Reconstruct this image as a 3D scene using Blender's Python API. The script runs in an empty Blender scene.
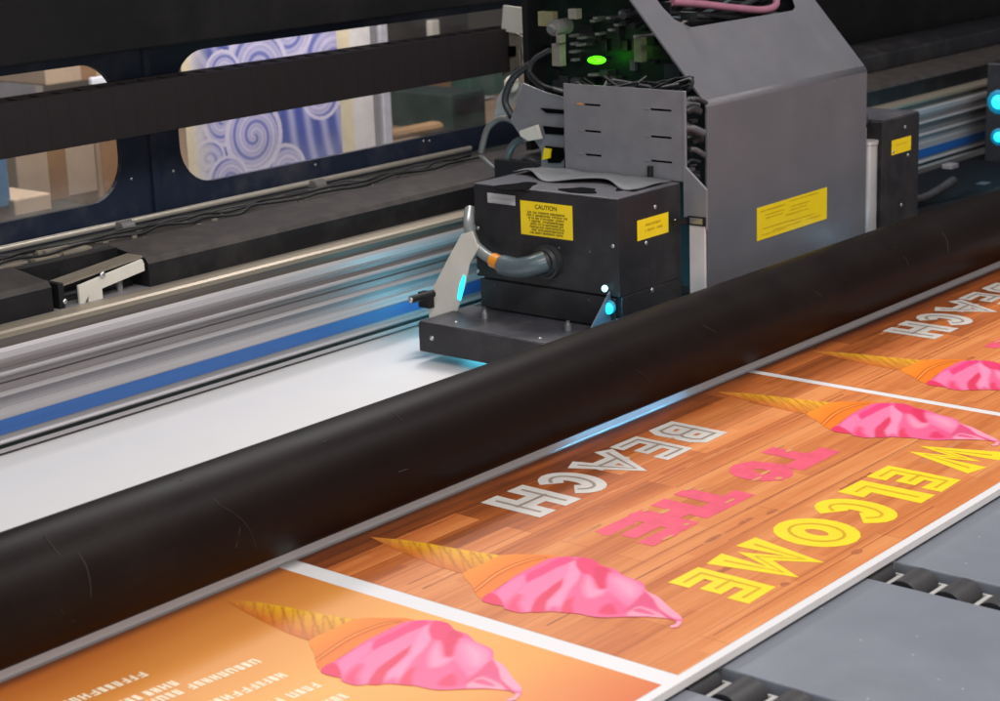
import bpy, bmesh, math, random
from mathutils import Vector, Matrix
from mathutils.geometry import delaunay_2d_cdt
random.seed(7)
sc = bpy.context.scene
COL = sc.collection
PI = math.pi

# ---------------------------------------------------------------- camera
R = Matrix(((0.6431068579932422, 0.21911130063932474, -0.7337600473821148),
            (-0.7649821360651076, 0.1401896364867887, -0.6286089383097947),
            (-0.03486976775553664, 0.9655760476284845, 0.2577731474433081)))
F = 1898.162
CAM = Vector((0, 0, 1.0))
cam = bpy.data.cameras.new('camera'); cam.lens = F * 36 / 1000; cam.sensor_width = 36
cam.clip_start = .05; cam.clip_end = 100
co = bpy.data.objects.new('camera', cam); COL.objects.link(co)
co.matrix_world = Matrix.Translation(CAM) @ R.to_4x4()
cam.dof.use_dof = True; cam.dof.focus_distance = 3.3; cam.dof.aperture_fstop = 7.5
sc.camera = co

def ray(px, py):
    return R @ Vector((px - 500, -(py - 350.5), -F))
def on_z(px, py, z=0.0):
    d = ray(px, py); t = (z - 1.0) / d.z; p = CAM + d * t; return (p.x, p.y)
def on_y(px, py, y):
    d = ray(px, py); t = y / d.y; p = CAM + d * t; return (p.x, p.z)
def on_x(px, py, x):
    d = ray(px, py); t = x / d.x; p = CAM + d * t; return (p.y, p.z)

# ---------------------------------------------------------------- materials
def lin(c):
    c = c / 255.0
    return c / 12.92 if c <= .04045 else ((c + .055) / 1.055) ** 2.4
def rgb(r, g, b): return (lin(r), lin(g), lin(b), 1)
MATS = {}
def mat(name, col, rough=.5, metal=0.0, var=.12, vscale=30, bump=.0, bscale=200, coat=0, spec=.5, stretch=None, rvar=.0, dust=0, dustcol=(180, 170, 160)):
    if name in MATS: return MATS[name]
    m = bpy.data.materials.new(name); m.use_nodes = True; nt = m.node_tree; N = nt.nodes; L = nt.links
    b = N['Principled BSDF']
    b.inputs['Roughness'].default_value = rough; b.inputs['Metallic'].default_value = metal
    b.inputs['Specular IOR Level'].default_value = spec
    if coat: b.inputs['Coat Weight'].default_value = coat; b.inputs['Coat Roughness'].default_value = .12
    c = rgb(*col)
    tc = N.new('ShaderNodeTexCoord'); mp = N.new('ShaderNodeMapping')
    L.new(tc.outputs['Object'], mp.inputs[0])
    if stretch: mp.inputs['Scale'].default_value = stretch
    nz = N.new('ShaderNodeTexNoise'); nz.inputs['Scale'].default_value = vscale; nz.inputs['Detail'].default_value = 5; nz.inputs['Roughness'].default_value = .6
    L.new(mp.outputs[0], nz.inputs[0])
    mr = N.new('ShaderNodeMapRange'); mr.inputs[1].default_value = .3; mr.inputs[2].default_value = .7
    mr.inputs[3].default_value = 1 - var; mr.inputs[4].default_value = 1 + var
    L.new(nz.outputs[0], mr.inputs[0])
    mx = N.new('ShaderNodeVectorMath'); mx.operation = 'SCALE'; mx.inputs[0].default_value = c[:3]
    L.new(mr.outputs[0], mx.inputs['Scale'])
    out = mx.outputs[0]
    if dust:
        n2 = N.new('ShaderNodeTexNoise'); n2.inputs['Scale'].default_value = vscale * .35; n2.inputs['Detail'].default_value = 8; n2.inputs['Roughness'].default_value = .75
        L.new(tc.outputs['Object'], n2.inputs[0])
        r2 = N.new('ShaderNodeMapRange'); r2.inputs[1].default_value = .48; r2.inputs[2].default_value = .75; r2.inputs[4].default_value = dust
        L.new(n2.outputs[0], r2.inputs[0])
        mm = N.new('ShaderNodeMix'); mm.data_type = 'RGBA'
        L.new(r2.outputs[0], mm.inputs[0]); L.new(out, mm.inputs[6]); mm.inputs[7].default_value = rgb(*dustcol)
        out = mm.outputs[2]
    L.new(out, b.inputs['Base Color'])
    if rvar:
        r3 = N.new('ShaderNodeMapRange'); r3.inputs[1].default_value = .3; r3.inputs[2].default_value = .7
        r3.inputs[3].default_value = max(.02, rough - rvar); r3.inputs[4].default_value = rough + rvar
        L.new(nz.outputs[0], r3.inputs[0]); L.new(r3.outputs[0], b.inputs['Roughness'])
    if bump:
        nb = N.new('ShaderNodeTexNoise'); nb.inputs['Scale'].default_value = bscale; nb.inputs['Detail'].default_value = 3
        L.new(mp.outputs[0], nb.inputs[0])
        bp = N.new('ShaderNodeBump'); bp.inputs['Strength'].default_value = bump; bp.inputs['Distance'].default_value = .001
        L.new(nb.outputs[0], bp.inputs['Height']); L.new(bp.outputs[0], b.inputs['Normal'])
    MATS[name] = m
    return m
def emit(name, col, s):
    m = bpy.data.materials.new(name); m.use_nodes = True
    b = m.node_tree.nodes['Principled BSDF']
    b.inputs['Base Color'].default_value = rgb(*col)
    b.inputs['Emission Color'].default_value = rgb(*col); b.inputs['Emission Strength'].default_value = s
    return m
def vcol_mat(name, rough=.35, grain=.06):
    m = bpy.data.materials.new(name); m.use_nodes = True; nt = m.node_tree; N = nt.nodes; L = nt.links
    b = N['Principled BSDF']; b.inputs['Roughness'].default_value = rough
    a = N.new('ShaderNodeAttribute'); a.attribute_name = 'ink'
    nz = N.new('ShaderNodeTexNoise'); nz.inputs['Scale'].default_value = 90; nz.inputs['Detail'].default_value = 4
    tc = N.new('ShaderNodeTexCoord'); L.new(tc.outputs['Object'], nz.inputs[0])
    mr = N.new('ShaderNodeMapRange'); mr.inputs[1].default_value = .3; mr.inputs[2].default_value = .7; mr.inputs[3].default_value = 1 - grain; mr.inputs[4].default_value = 1 + grain
    L.new(nz.outputs[0], mr.inputs[0])
    v = N.new('ShaderNodeVectorMath'); v.operation = 'SCALE'
    L.new(a.outputs['Color'], v.inputs[0]); L.new(mr.outputs[0], v.inputs['Scale']); L.new(v.outputs[0], b.inputs['Base Color'])
    return m

BLK = mat('black_powder_coat', (36, 34, 37), .42, bump=.25, bscale=900, var=.15, dust=.07, vscale=18, spec=.4)
SHR = mat('dull_black_shroud', (24, 22, 23), .6, bump=.25, bscale=500, var=.2, dust=.05, vscale=14, spec=.25)
BLK2 = mat('black_plastic', (22, 21, 23), .5, var=.2, dust=.04, vscale=25, spec=.3)
DKG = mat('dark_grey_paint', (62, 60, 66), .45, bump=.2, bscale=800, dust=.18, vscale=20)
TUBE = mat('black_tube_lacquer', (24, 17, 15), .46, var=.12, vscale=7, rvar=.02, dust=.012, bump=.05, bscale=60, spec=.10)
COVER = mat('grey_hammered_paint', (98, 96, 101), .42, bump=.35, bscale=1100, var=.05, vscale=12, rvar=.05, dust=.07)
PLATE = mat('brushed_grey_steel', (136, 134, 138), .42, metal=.35, var=.1, vscale=22, bump=.1)
STEEL = mat('bright_steel', (190, 188, 186), .3, metal=.8, var=.12, vscale=40)
ALU = mat('brushed_aluminium', (148, 144, 147), .48, metal=.35, var=.16, vscale=26, stretch=(.03, 1, 8), bump=.12, bscale=260)
ALU_L = mat('pale_aluminium', (172, 167, 168), .46, metal=.25, var=.1, vscale=26, stretch=(.03, 1, 8))
ALU_D = mat('dull_aluminium', (134, 127, 127), .5, metal=.5, var=.22, vscale=40, stretch=(.03, 1, 8))
BRN = mat('brown_grey_strip', (112, 104, 98), .45, metal=.3, var=.2, vscale=30, stretch=(.05, 1, 6))
TAN = mat('tan_metal_edge', (150, 138, 122), .45, metal=.5, var=.12, vscale=30, stretch=(.05, 1, 6))
GAPM = mat('opening_black', (6, 6, 7), .9, spec=.05)  # near-black standing in for the shade inside openings
BLUE = mat('blue_tape', (34, 84, 148), .38, var=.1, vscale=20, stretch=(.1, 1, 6), coat=.2)
WHITE = mat('white_board', (232, 228, 227), .30, var=.015, vscale=6, coat=.12)
BEDGE = mat('board_foam_edge', (214, 208, 206), .6, var=.04)
CREAM = mat('cream_plastic', (205, 198, 186), .4, var=.06, vscale=25)
YEL = mat('yellow_label', (244, 208, 22), .4, var=.03)
INKD = mat('label_print_dark', (70, 60, 20), .5)
INKM = mat('label_print_faint', (188, 152, 14), .5)
WLAB = mat('white_label', (180, 176, 176), .4, var=.05)
NAVY = mat('navy_painted_panel', (30, 37, 54), .35, var=.15, vscale=14, dust=.10, bump=.1)
HOODM = mat('black_hood_paint', (14, 12, 13), .6, var=.3, vscale=10, dust=.02, spec=.25)
TABLE = mat('grey_anodised_panel', (128, 131, 140), .42, metal=.12, var=.05, vscale=8, bump=.12, bscale=500, rvar=.05, dust=.08, dustcol=(200, 200, 204))
nt = TABLE.node_tree; N = nt.nodes; L_ = nt.links; b = N['Principled BSDF']
src = b.inputs['Base Color'].links[0].from_socket
vo = N.new('ShaderNodeTexVoronoi'); vo.voronoi_dimensions = '2D'; vo.inputs['Scale'].default_value = 19; tcx = N.new('ShaderNodeTexCoord'); L_.new(tcx.outputs['Object'], vo.inputs['Vector'])
lt = N.new('ShaderNodeMath'); lt.operation = 'LESS_THAN'; lt.inputs[1].default_value = .028; L_.new(vo.outputs['Distance'], lt.inputs[0])
wn = N.new('ShaderNodeSeparateColor'); L_.new(vo.outputs['Color'], wn.inputs[0])
g_ = N.new('ShaderNodeMath'); g_.operation = 'GREATER_THAN'; g_.inputs[1].default_value = .72; L_.new(wn.outputs[0], g_.inputs[0])
ml_ = N.new('ShaderNodeMath'); ml_.operation = 'MULTIPLY'; L_.new(lt.outputs[0], ml_.inputs[0]); L_.new(g_.outputs[0], ml_.inputs[1])
m5 = N.new('ShaderNodeMix'); m5.data_type = 'RGBA'; L_.new(ml_.outputs[0], m5.inputs[0]); L_.new(src, m5.inputs[6]); m5.inputs[7].default_value = rgb(190, 190, 192); L_.new(m5.outputs[2], b.inputs['Base Color'])
TABLED = mat('grey_panel_side', (80, 84, 93), .5, var=.08)
RUB = mat('black_rubber_roller', (58, 56, 57), .5, var=.12, vscale=60, bump=.2)
RUBE = mat('black_roller_end', (22, 22, 24), .6)
BAR = mat('pale_bar', (186, 182, 178), .4, var=.06)
CABLE = mat('dark_cable', (48, 48, 50), .45, var=.2)
CABG = mat('grey_cable', (110, 108, 106), .45, var=.15)
TEAL = mat('translucent_teal_hose', (84, 96, 100), .3, var=.15)
ORNG = mat('orange_band', (214, 132, 30), .45)
PINKC = mat('pink_cable', (160, 104, 122), .4)
PCB = mat('green_circuit_board', (9, 26, 17), .4, var=.3, vscale=60)
CHIP = mat('black_chip', (20, 22, 22), .35)
CHN = mat('brown_black_chain_plastic', (34, 29, 30), .6, var=.15, vscale=9, spec=.2)
DIRT = mat('dusty_brown_ledge', (50, 43, 40), .75, var=.35, vscale=28, dust=.22, dustcol=(104, 92, 82), bump=.6, bscale=120)
OLIVE = mat('olive_grey_metal', (60, 60, 54), .5, metal=.2, var=.15, vscale=20, stretch=(.1, 1, 1))
ROD = mat('pale_rod', (200, 190, 176), .3, metal=.5, var=.08)

# ---------------------------------------------------------------- geometry helpers
class MB:
    def __init__(s): s.v = []; s.f = []; s.m = []; s.sm = []
    def add(s, vs, fs, mi=0, smooth=False):
        n = len(s.v); s.v += [tuple(v) for v in vs]
        for f in fs: s.f.append(tuple(i + n for i in f)); s.m.append(mi); s.sm.append(smooth)
        return s
    def box(s, x0, x1, y0, y1, z0, z1, mi=0):
        vs = [(x, y, z) for x in (x0, x1) for y in (y0, y1) for z in (z0, z1)]
        return s.add(vs, [(0, 1, 3, 2), (4, 6, 7, 5), (0, 4, 5, 1), (2, 3, 7, 6), (0, 2, 6, 4), (1, 5, 7, 3)], mi)
    def prism(s, poly, axis, a, b, mi=0, smooth=False):
        # poly: 2D points; axis 'x': (y,z); 'y': (x,z); 'z': (x,y)
        def P(p, t):
            return (t, p[0], p[1]) if axis == 'x' else ((p[0], t, p[1]) if axis == 'y' else (p[0], p[1], t))
        n = len(poly)
        vs = [P(p, a) for p in poly] + [P(p, b) for p in poly]
        fs = [tuple(range(n)), tuple(range(2 * n - 1, n - 1, -1))]
        s.add(vs, fs, mi)
        k = len(s.v) - 2 * n
        for i in range(n):
            j = (i + 1) % n
            s.f.append((k + i, k + j, k + n + j, k + n + i)); s.m.append(mi); s.sm.append(smooth)
        return s
    def cyl(s, p0, p1, r0, r1=None, n=24, mi=0, caps=True, capmi=None):
        r1 = r0 if r1 is None else r1
        p0 = Vector(p0); p1 = Vector(p1); d = (p1 - p0).normalized()
        a = d.orthogonal().normalized(); b = d.cross(a)
        vs = []
        for p, r in ((p0, r0), (p1, r1)):
            for i in range(n):
                t = 2 * PI * i / n; vs.append(p + a * math.cos(t) * r + b * math.sin(t) * r)
        s.add(vs, [(i, (i + 1) % n, n + (i + 1) % n, n + i) for i in range(n)], mi, True)
        if caps:
            s.add(vs, [tuple(range(n - 1, -1, -1)), tuple(range(n, 2 * n))], mi if capmi is None else capmi)
        return s
    def tube(s, pts, r, n=10, mi=0, sub=6):
        P = [Vector(p) for p in pts]; C = []
        for i in range(len(P) - 1):
            a = P[max(i - 1, 0)]; b = P[i]; c = P[i + 1]; d = P[min(i + 2, len(P) - 1)]
            for k in range(sub):
                t = k / sub
                C.append(.5 * ((2 * b) + (c - a) * t + (2 * a - 5 * b + 4 * c - d) * t * t + (3 * b - a - 3 * c + d) * t ** 3))
        C.append(P[-1])
        vs = []; u = None
        for i, p in enumerate(C):
            d = (C[min(i + 1, len(C) - 1)] - C[max(i - 1, 0)]).normalized()
            u = d.orthogonal().normalized() if u is None else (u - d * u.dot(d)).normalized()
            w = d.cross(u)
            for k in range(n):
                t = 2 * PI * k / n; vs.append(p + u * math.cos(t) * r + w * math.sin(t) * r)
        fs = [(i * n + k, i * n + (k + 1) % n, (i + 1) * n + (k + 1) % n, (i + 1) * n + k) for i in range(len(C) - 1) for k in range(n)]
        s.add(vs, fs, mi, True)
        m = len(C)
        s.add([vs[k] for k in range(n)] + [vs[(m - 1) * n + k] for k in range(n)], [tuple(range(n)), tuple(range(2 * n - 1, n - 1, -1))], mi)
        return s
    def dome(s, c, nrm, r, h=None, mi=0):
        h = h or r * .5; c = Vector(c); d = Vector(nrm).normalized(); a = d.orthogonal().normalized(); b = d.cross(a)
        vs = []; n = 12
        for ph in (0, .35, .7, 1.1):
            for i in range(n):
                t = 2 * PI * i / n; q = r * math.cos(ph)
                vs.append(c + a * math.cos(t) * q + b * math.sin(t) * q + d * math.sin(ph) * h)
        fs = [(k * n + i, k * n + (i + 1) % n, (k + 1) * n + (i + 1) % n, (k + 1) * n + i) for k in range(3) for i in range(n)]
        fs.append(tuple(3 * n + i for i in range(n)))
        return s.add(vs, fs, mi, True)

def origin(p):
    v = Vector((0, 0, 0))
    while p is not None: v = v + p.location; p = p.parent
    return v
def obj(name, mb, mats, parent=None, bevel=0, loc=None, solid=0, label=None, seg=2):
    L = origin(parent) if parent is not None else Vector(loc or (0, 0, 0))
    me = bpy.data.meshes.new(name)
    me.from_pydata([(x - L.x, y - L.y, z - L.z) for x, y, z in mb.v], [], mb.f)
    if not isinstance(mats, (list, tuple)): mats = [mats]
    for m in mats: me.materials.append(m)
    me.polygons.foreach_set('material_index', mb.m); me.polygons.foreach_set('use_smooth', mb.sm)
    bm = bmesh.new(); bm.from_mesh(me)
    if bevel or solid: bmesh.ops.remove_doubles(bm, verts=bm.verts, dist=1e-6)
    bmesh.ops.recalc_face_normals(bm, faces=bm.faces); bm.to_mesh(me); bm.free()
    o = bpy.data.objects.new(name, me); COL.objects.link(o)
    if parent is not None: o.parent = parent
    else: o.location = L
    if solid:
        md = o.modifiers.new('s', 'SOLIDIFY'); md.thickness = solid; md.offset = 0
    if bevel:
        md = o.modifiers.new('b', 'BEVEL'); md.width = bevel; md.segments = seg; md.limit_method = 'ANGLE'; md.angle_limit = math.radians(40)
        md.use_clamp_overlap = True
    if label: o['label'] = label
    return o
def empty(name, loc, label, cat, group=None):
    o = bpy.data.objects.new(name, None); COL.objects.link(o); o.location = loc; o.empty_display_size = .05
    return tag(o, label, cat, group)
def tag(o, label, cat, group=None, kind=None):
    if label: o['label'] = label
    if cat: o['category'] = cat
    if group: o['group'] = group
    if kind: o['kind'] = kind
    return o
def text_mesh(txt, size, bold=0.0):
    cu = bpy.data.curves.new('t', 'FONT'); cu.body = txt; cu.size = size; cu.align_x = 'CENTER'; cu.offset = bold
    o = bpy.data.objects.new('t', cu); COL.objects.link(o)
    bpy.context.view_layer.update()
    me = bpy.data.meshes.new_from_object(o.evaluated_get(bpy.context.evaluated_depsgraph_get()))
    vs = [(v.co.x, v.co.y) for v in me.vertices]; fs = [tuple(p.vertices) for p in me.polygons]
    bpy.data.objects.remove(o); bpy.data.curves.remove(cu); bpy.data.meshes.remove(me)
    return vs, fs
def scrawl(mb, u0, u1, v, h, P, mi, cw=1.3, th=.2, gaps=True):
    """a run of illegible tiny print between u0 and u1: real strokes a millimetre or two high"""
    u = u0
    while u < u1:
        w = h * random.uniform(.34, .6)*cw
        if gaps and random.random() < .14: u += w; continue
        t = h * th
        k = random.choice((0, 1, 2, 3))
        rects = [(0, t, 0, h)]
        if k != 1: rects.append((w - t, w, 0, h))
        if k in (0, 1): rects.append((t, w - (t if k == 0 else 0), h - t, h))
        if k in (1, 2): rects.append((t, w - (t if k == 2 else 0), h * .4, h * .4 + t))
        if k == 3: rects.append((t, w - t, 0, t))
        for a, b, c, d in rects:
            if b <= a: continue
            mb.add([P(u + a, v + c), P(u + b, v + c), P(u + b, v + d), P(u + a, v + d)], [(0, 1, 2, 3)], mi)
        u += w + h * .2

# ---------------------------------------------------------------- the printed board
BT = .011
bm = MB(); bm.box(.3, 4.9, 1.236, 2.95, -BT, 0)
board = obj('printed_board', bm, [WHITE, BEDGE], loc=(2.4, 2.0, -BT))
board.data.polygons  # faces on the sides take the foam edge
for p in board.data.polygons:
    if abs(p.normal.z) < .5: p.material_index = 1
tag(board, 'large white print board with orange beach posters printed on it, passing under the black tube', 'print board')

PX = [(.535, 1.740), (1.775, 2.981), (3.001, 4.207)]
PY0, PY1 = 1.250, 1.927

def wood_material():
    m = bpy.data.materials.new('printed_wood_planks'); m.use_nodes = True; nt = m.node_tree; N = nt.nodes; L = nt.links
    b = N['Principled BSDF']; b.inputs['Roughness'].default_value = .42; b.inputs['Specular IOR Level'].default_value = .4
    tc = N.new('ShaderNodeTexCoord')
    def mapping(scale, loc=(0, 0, 0)):
        mp = N.new('ShaderNodeMapping'); mp.inputs['Scale'].default_value = scale; mp.inputs['Location'].default_value = loc
        L.new(tc.outputs['Object'], mp.inputs[0]); return mp.outputs[0]
    def brick(w, h, off, mortar, loc):
        br = N.new('ShaderNodeTexBrick'); br.inputs['Scale'].default_value = 1; br.inputs['Brick Width'].default_value = w; br.inputs['Row Height'].default_value = h
        br.inputs['Mortar Size'].default_value = mortar; br.inputs['Mortar Smooth'].default_value = .6; br.offset = off
        br.inputs['Color1'].default_value = (0, 0, 0, 1); br.inputs['Color2'].default_value = (1, 1, 1, 1); br.inputs['Mortar'].default_value = (.3, .3, .3, 1)
        L.new(mapping((1, 1, 1), loc), br.inputs['Vector']); return br
    b1 = brick(.46, .052, .37, .0011, (3.1, 5.02, 0)); b2 = brick(.27, .0173, .61, .0003, (7.3, 2.01, 0))
    gr = N.new('ShaderNodeTexNoise'); gr.inputs['Scale'].default_value = 1; gr.inputs['Detail'].default_value = 6; gr.inputs['Roughness'].default_value = .62
    L.new(mapping((6, 110, 1)), gr.inputs[0])
    lo = N.new('ShaderNodeTexNoise'); lo.inputs['Scale'].default_value = 1; lo.inputs['Detail'].default_value = 3
    L.new(mapping((1.5, 15, 1), (1.7, 0, 0)), lo.inputs[0])
    def math_(op, a, b_, c=None):
        n = N.new('ShaderNodeMath'); n.operation = op
        for i, x in enumerate((a, b_, c)):
            if x is None: continue
            if isinstance(x, (int, float)): n.inputs[i].default_value = x
            else: L.new(x, n.inputs[i])
        return n.outputs[0]
    s = math_('MULTIPLY_ADD', b1.outputs['Color'], .16, .05)
    s = math_('MULTIPLY_ADD', b2.outputs['Color'], .14, s)
    s = math_('MULTIPLY_ADD', gr.outputs[0], .42, s)
    s = math_('ADD', s, .065)
    s = math_('MULTIPLY_ADD', lo.outputs[0], .62, s)
    s = math_('SUBTRACT', s, .08)
    # the artwork itself has a row of darker boards along its far side
    sep = N.new('ShaderNodeSeparateXYZ'); L.new(tc.outputs['Object'], sep.inputs[0])
    yy = N.new('ShaderNodeMapRange'); yy.inputs[1].default_value = 1.63 - 2.0; yy.inputs[2].default_value = 1.82 - 2.0; yy.inputs[3].default_value = 0; yy.inputs[4].default_value = .46
    yb = math_('MULTIPLY_ADD', b1.outputs['Color'], -.13, sep.outputs[1])
    L.new(yb, yy.inputs[0])
    s = math_('SUBTRACT', s, yy.outputs[0])
    cr = N.new('ShaderNodeValToRGB'); e = cr.color_ramp.elements
    e[0].position = .10; e[0].color = rgb(98, 48, 26); e[1].position = 1.0; e[1].color = rgb(230, 154, 94)
    for pos, c in ((.32, (150, 78, 36)), (.52, (190, 104, 52)), (.72, (212, 128, 70))):
        x = e.new(pos); x.color = rgb(*c)
    L.new(s, cr.inputs[0])
    mx = N.new('ShaderNodeMix'); mx.data_type = 'RGBA'; mx.blend_type = 'MULTIPLY'
    ml = N.new('ShaderNodeMapRange'); ml.inputs[3].default_value = 0; ml.inputs[4].default_value = .30
    L.new(b1.outputs['Fac'], ml.inputs[0]); L.new(ml.outputs[0], mx.inputs[0])
    L.new(cr.outputs[0], mx.inputs[6]); mx.inputs[7].default_value = rgb(120, 60, 36); L.new(mx.outputs[2], b.inputs['Base Color'])
    return m
WOOD = wood_material()
def amber_material():
    m = bpy.data.materials.new('printed_amber'); m.use_nodes = True; nt = m.node_tree; N = nt.nodes; L = nt.links
    b = N['Principled BSDF']; b.inputs['Roughness'].default_value = .4
    tc = N.new('ShaderNodeTexCoord'); sep = N.new('ShaderNodeSeparateXYZ'); L.new(tc.outputs['Object'], sep.inputs[0])
    nz = N.new('ShaderNodeTexNoise'); nz.inputs['Scale'].default_value = 2.2; L.new(tc.outputs['Object'], nz.inputs[0])
    a = N.new('ShaderNodeMath'); a.operation = 'MULTIPLY_ADD'; a.inputs[1].default_value = .16; L.new(nz.outputs[0], a.inputs[0]); L.new(sep.outputs[1], a.inputs[2])
    mr = N.new('ShaderNodeMapRange'); mr.inputs[1].default_value = -.75 + .08; mr.inputs[2].default_value = -.07 + .08
    L.new(a.outputs[0], mr.inputs[0])
    cr = N.new('ShaderNodeValToRGB'); e = cr.color_ramp.elements
    e[0].position = 0; e[0].color = rgb(216, 110, 56); e[1].position = 1; e[1].color = rgb(182, 96, 38)
    for pos, c in ((.25, (236, 156, 70)), (.5, (242, 172, 86)), (.78, (220, 142, 66))):
        x = e.new(pos); x.color = rgb(*c)
    L.new(mr.outputs[0], cr.inputs[0]); L.new(cr.outputs[0], b.inputs['Base Color'])
    return m
AMBER = amber_material()
YINK = mat('yellow_ink', (252, 216, 38), .38, var=.04)
YLINE = mat('olive_ink', (214, 166, 26), .42, var=.1)
SINK = mat('silver_ink', (208, 200, 192), .4, var=.07, vscale=60)
SLINE = mat('grey_brown_ink', (150, 132, 120), .45, var=.1)
PINK = mat('pink_ink', (230, 88, 112), .4, var=.12, vscale=40)
SANDI = mat('sand_ink', (214, 148, 92), .42, var=.1)
CINK = mat('cream_ink', (254, 232, 198), .4, var=.04)
INKV = vcol_mat('ice_cream_ink', .38, .03)

def union_faces(polys):
    vs = []; fs = []
    for p in polys:
        fs.append(list(range(len(vs), len(vs) + len(p)))); vs += [Vector(q) for q in p]
    r = delaunay_2d_cdt(vs, [], fs, 1, 1e-6)
    return r[0], [f for f in r[2] if any(inside((sum(r[0][i].x for i in f) / len(f), sum(r[0][i].y for i in f) / len(f)), q) for q in polys)]
def ccw(p):
    a = sum(p[i][0] * p[(i + 1) % len(p)][1] - p[(i + 1) % len(p)][0] * p[i][1] for i in range(len(p)))
    return p if a > 0 else p[::-1]
def ribbon(pts, hw, closed=False, cap=0.0):
    P = [Vector(p) for p in pts]; n = len(P); quads = []
    def nrm(a, b):
        d = (b - a).normalized(); return Vector((-d.y, d.x))
    offs = []
    for i in range(n):
        if closed or 0 < i < n - 1:
            n0 = nrm(P[i - 1], P[i]); n1 = nrm(P[i], P[(i + 1) % n]); b = (n0 + n1)
            if b.length < 1e-4: b = n0.copy()
            b.normalize(); k = 1 / max(.78, b.dot(n0)); offs.append(b * k * hw)
        elif i == 0: offs.append(nrm(P[0], P[1]) * hw)
        else: offs.append(nrm(P[-2], P[-1]) * hw)
    Q = list(P)
    if not closed and cap:
        Q[0] = P[0] - (P[1] - P[0]).normalized() * cap; Q[-1] = P[-1] + (P[-1] - P[-2]).normalized() * cap
    m = n if closed else n - 1
    for i in range(m):
        j = (i + 1) % n
        quads.append(ccw([tuple(Q[i] + offs[i]), tuple(Q[j] + offs[j]), tuple(Q[j] - offs[j]), tuple(Q[i] - offs[i])]))
    return quads
def arc(cx, cy, rx, ry, a0, a1, n=20):
    return [(cx + rx * math.cos(math.radians(a0 + (a1 - a0) * i / n)), cy + ry * math.sin(math.radians(a0 + (a1 - a0) * i / n))) for i in range(n + 1)]
LET = {
    'W': [[(0, 1), (.27, 0), (.5, .75), (.73, 0), (1, 1)]],
    'E': [[(1, 1), (0, 1), (0, 0), (1, 0)], [(0, .5), (.85, .5)]],
    'L': [[(0, 1), (0, 0), (1, 0)]],
    'C': [arc(.52, .5, .52, .5, 48, 312)],
    'O': [arc(.5, .5, .5, .5, 0, 342, 19) + ['closed']],
    'M': [[(0, 0), (.12, 1), (.5, .25), (.88, 1), (1, 0)]],
    'B': [[(0, 0), (0, 1), (.85, 1), (1, .86), (1, .64), (.86, .5), (1, .36), (1, .14), (.85, 0)] + ['closed'], [(0, .5), (.8, .5)]],
    'A': [[(0, 0), (.5, 1), (1, 0)], [(.2, .33), (.8, .33)]],
    'H': [[(0, 0), (0, 1)], [(1, 0), (1, 1)], [(0, .5), (1, .5)]],
    'T': [[(.5, 0), (.5, 1)], [(0, 1), (1, 1)]],
}
def word(name, letters, y_top, y_base, w, mats, parent, z, dx=0, line=.0022, inline=True, blob=None):
    """letters: (char, x_left, x_right) on the board; text stands head-down towards the viewer"""
    mb = MB(); hw = w / 2
    polys = []; lines = []
    for ch, xl, xr in letters:
        hw = w / 2 * (.76 if ch == 'E' else (.9 if ch in 'BA' else 1))
        for st in LET[ch]:
            closed = st[-1] == 'closed'; st = st[:-1] if closed else st
            a, b_ = xr - hw, xl + hw; c, d = y_base - hw, y_top + hw
            pts = [(a + (b_ - a) * u + dx, c + (d - c) * v) for u, v in st]
            cap = hw * (.95 if ch != 'C' else .5)
            polys += ribbon(pts, hw, closed, cap)
            lines += ribbon(pts, line, closed, hw * .25)
    if blob:
        base = list(polys)
        for k in range(10):
            q = random.choice(base); e = random.random(); i = random.randrange(4); a, b_ = Vector(q[i]), Vector(q[(i + 1) % 4]); c = a.lerp(b_, e)
            rx, ry = random.uniform(.006, .010), random.uniform(.003, .005)
            polys.append([(c.x + rx * math.cos(t), c.y + ry * math.sin(t)) for t in [j * PI / 4 for j in range(8)]])
    v, f = union_faces(polys)
    mb.add([(p.x, p.y, z) for p in v], [tuple(q) for q in f], 0)
    if inline:
        v, f = union_faces(lines)
        mb.add([(p.x, p.y, z + .00025) for p in v], [tuple(q) for q in f], 1)
    if blob:
        for k in range(blob):
            ch, xl, xr = random.choice(letters)
            x = random.uniform(xl, xr) + dx; y = random.uniform(y_top, y_base); rx = random.uniform(.006, .016); ry = random.uniform(.003, .006)
            mb.add([(x + rx * math.cos(t) , y + ry * math.sin(t), z + .0003 + k * .00002) for t in [i * PI / 4 for i in range(8)]], [tuple(range(8))], 1)
    return obj(name, mb, mats, parent)
WEL = [('W', 2.672, 2.795), ('E', 2.563, 2.634), ('L', 2.473, 2.546), ('C', 2.370, 2.462), ('O', 2.244, 2.358), ('M', 2.106, 2.230), ('E', 2.014, 2.088)]
TOT = [('T', 2.532, 2.655), ('O', 2.446, 2.540), ('T', 2.285, 2.392), ('H', 2.200, 2.296), ('E', 2.116, 2.218)]
BEA = [('B', 2.555, 2.640), ('E', 2.455, 2.533), ('A', 2.334, 2.447), ('C', 2.232, 2.320), ('H', 2.118, 2.222)]

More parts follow.
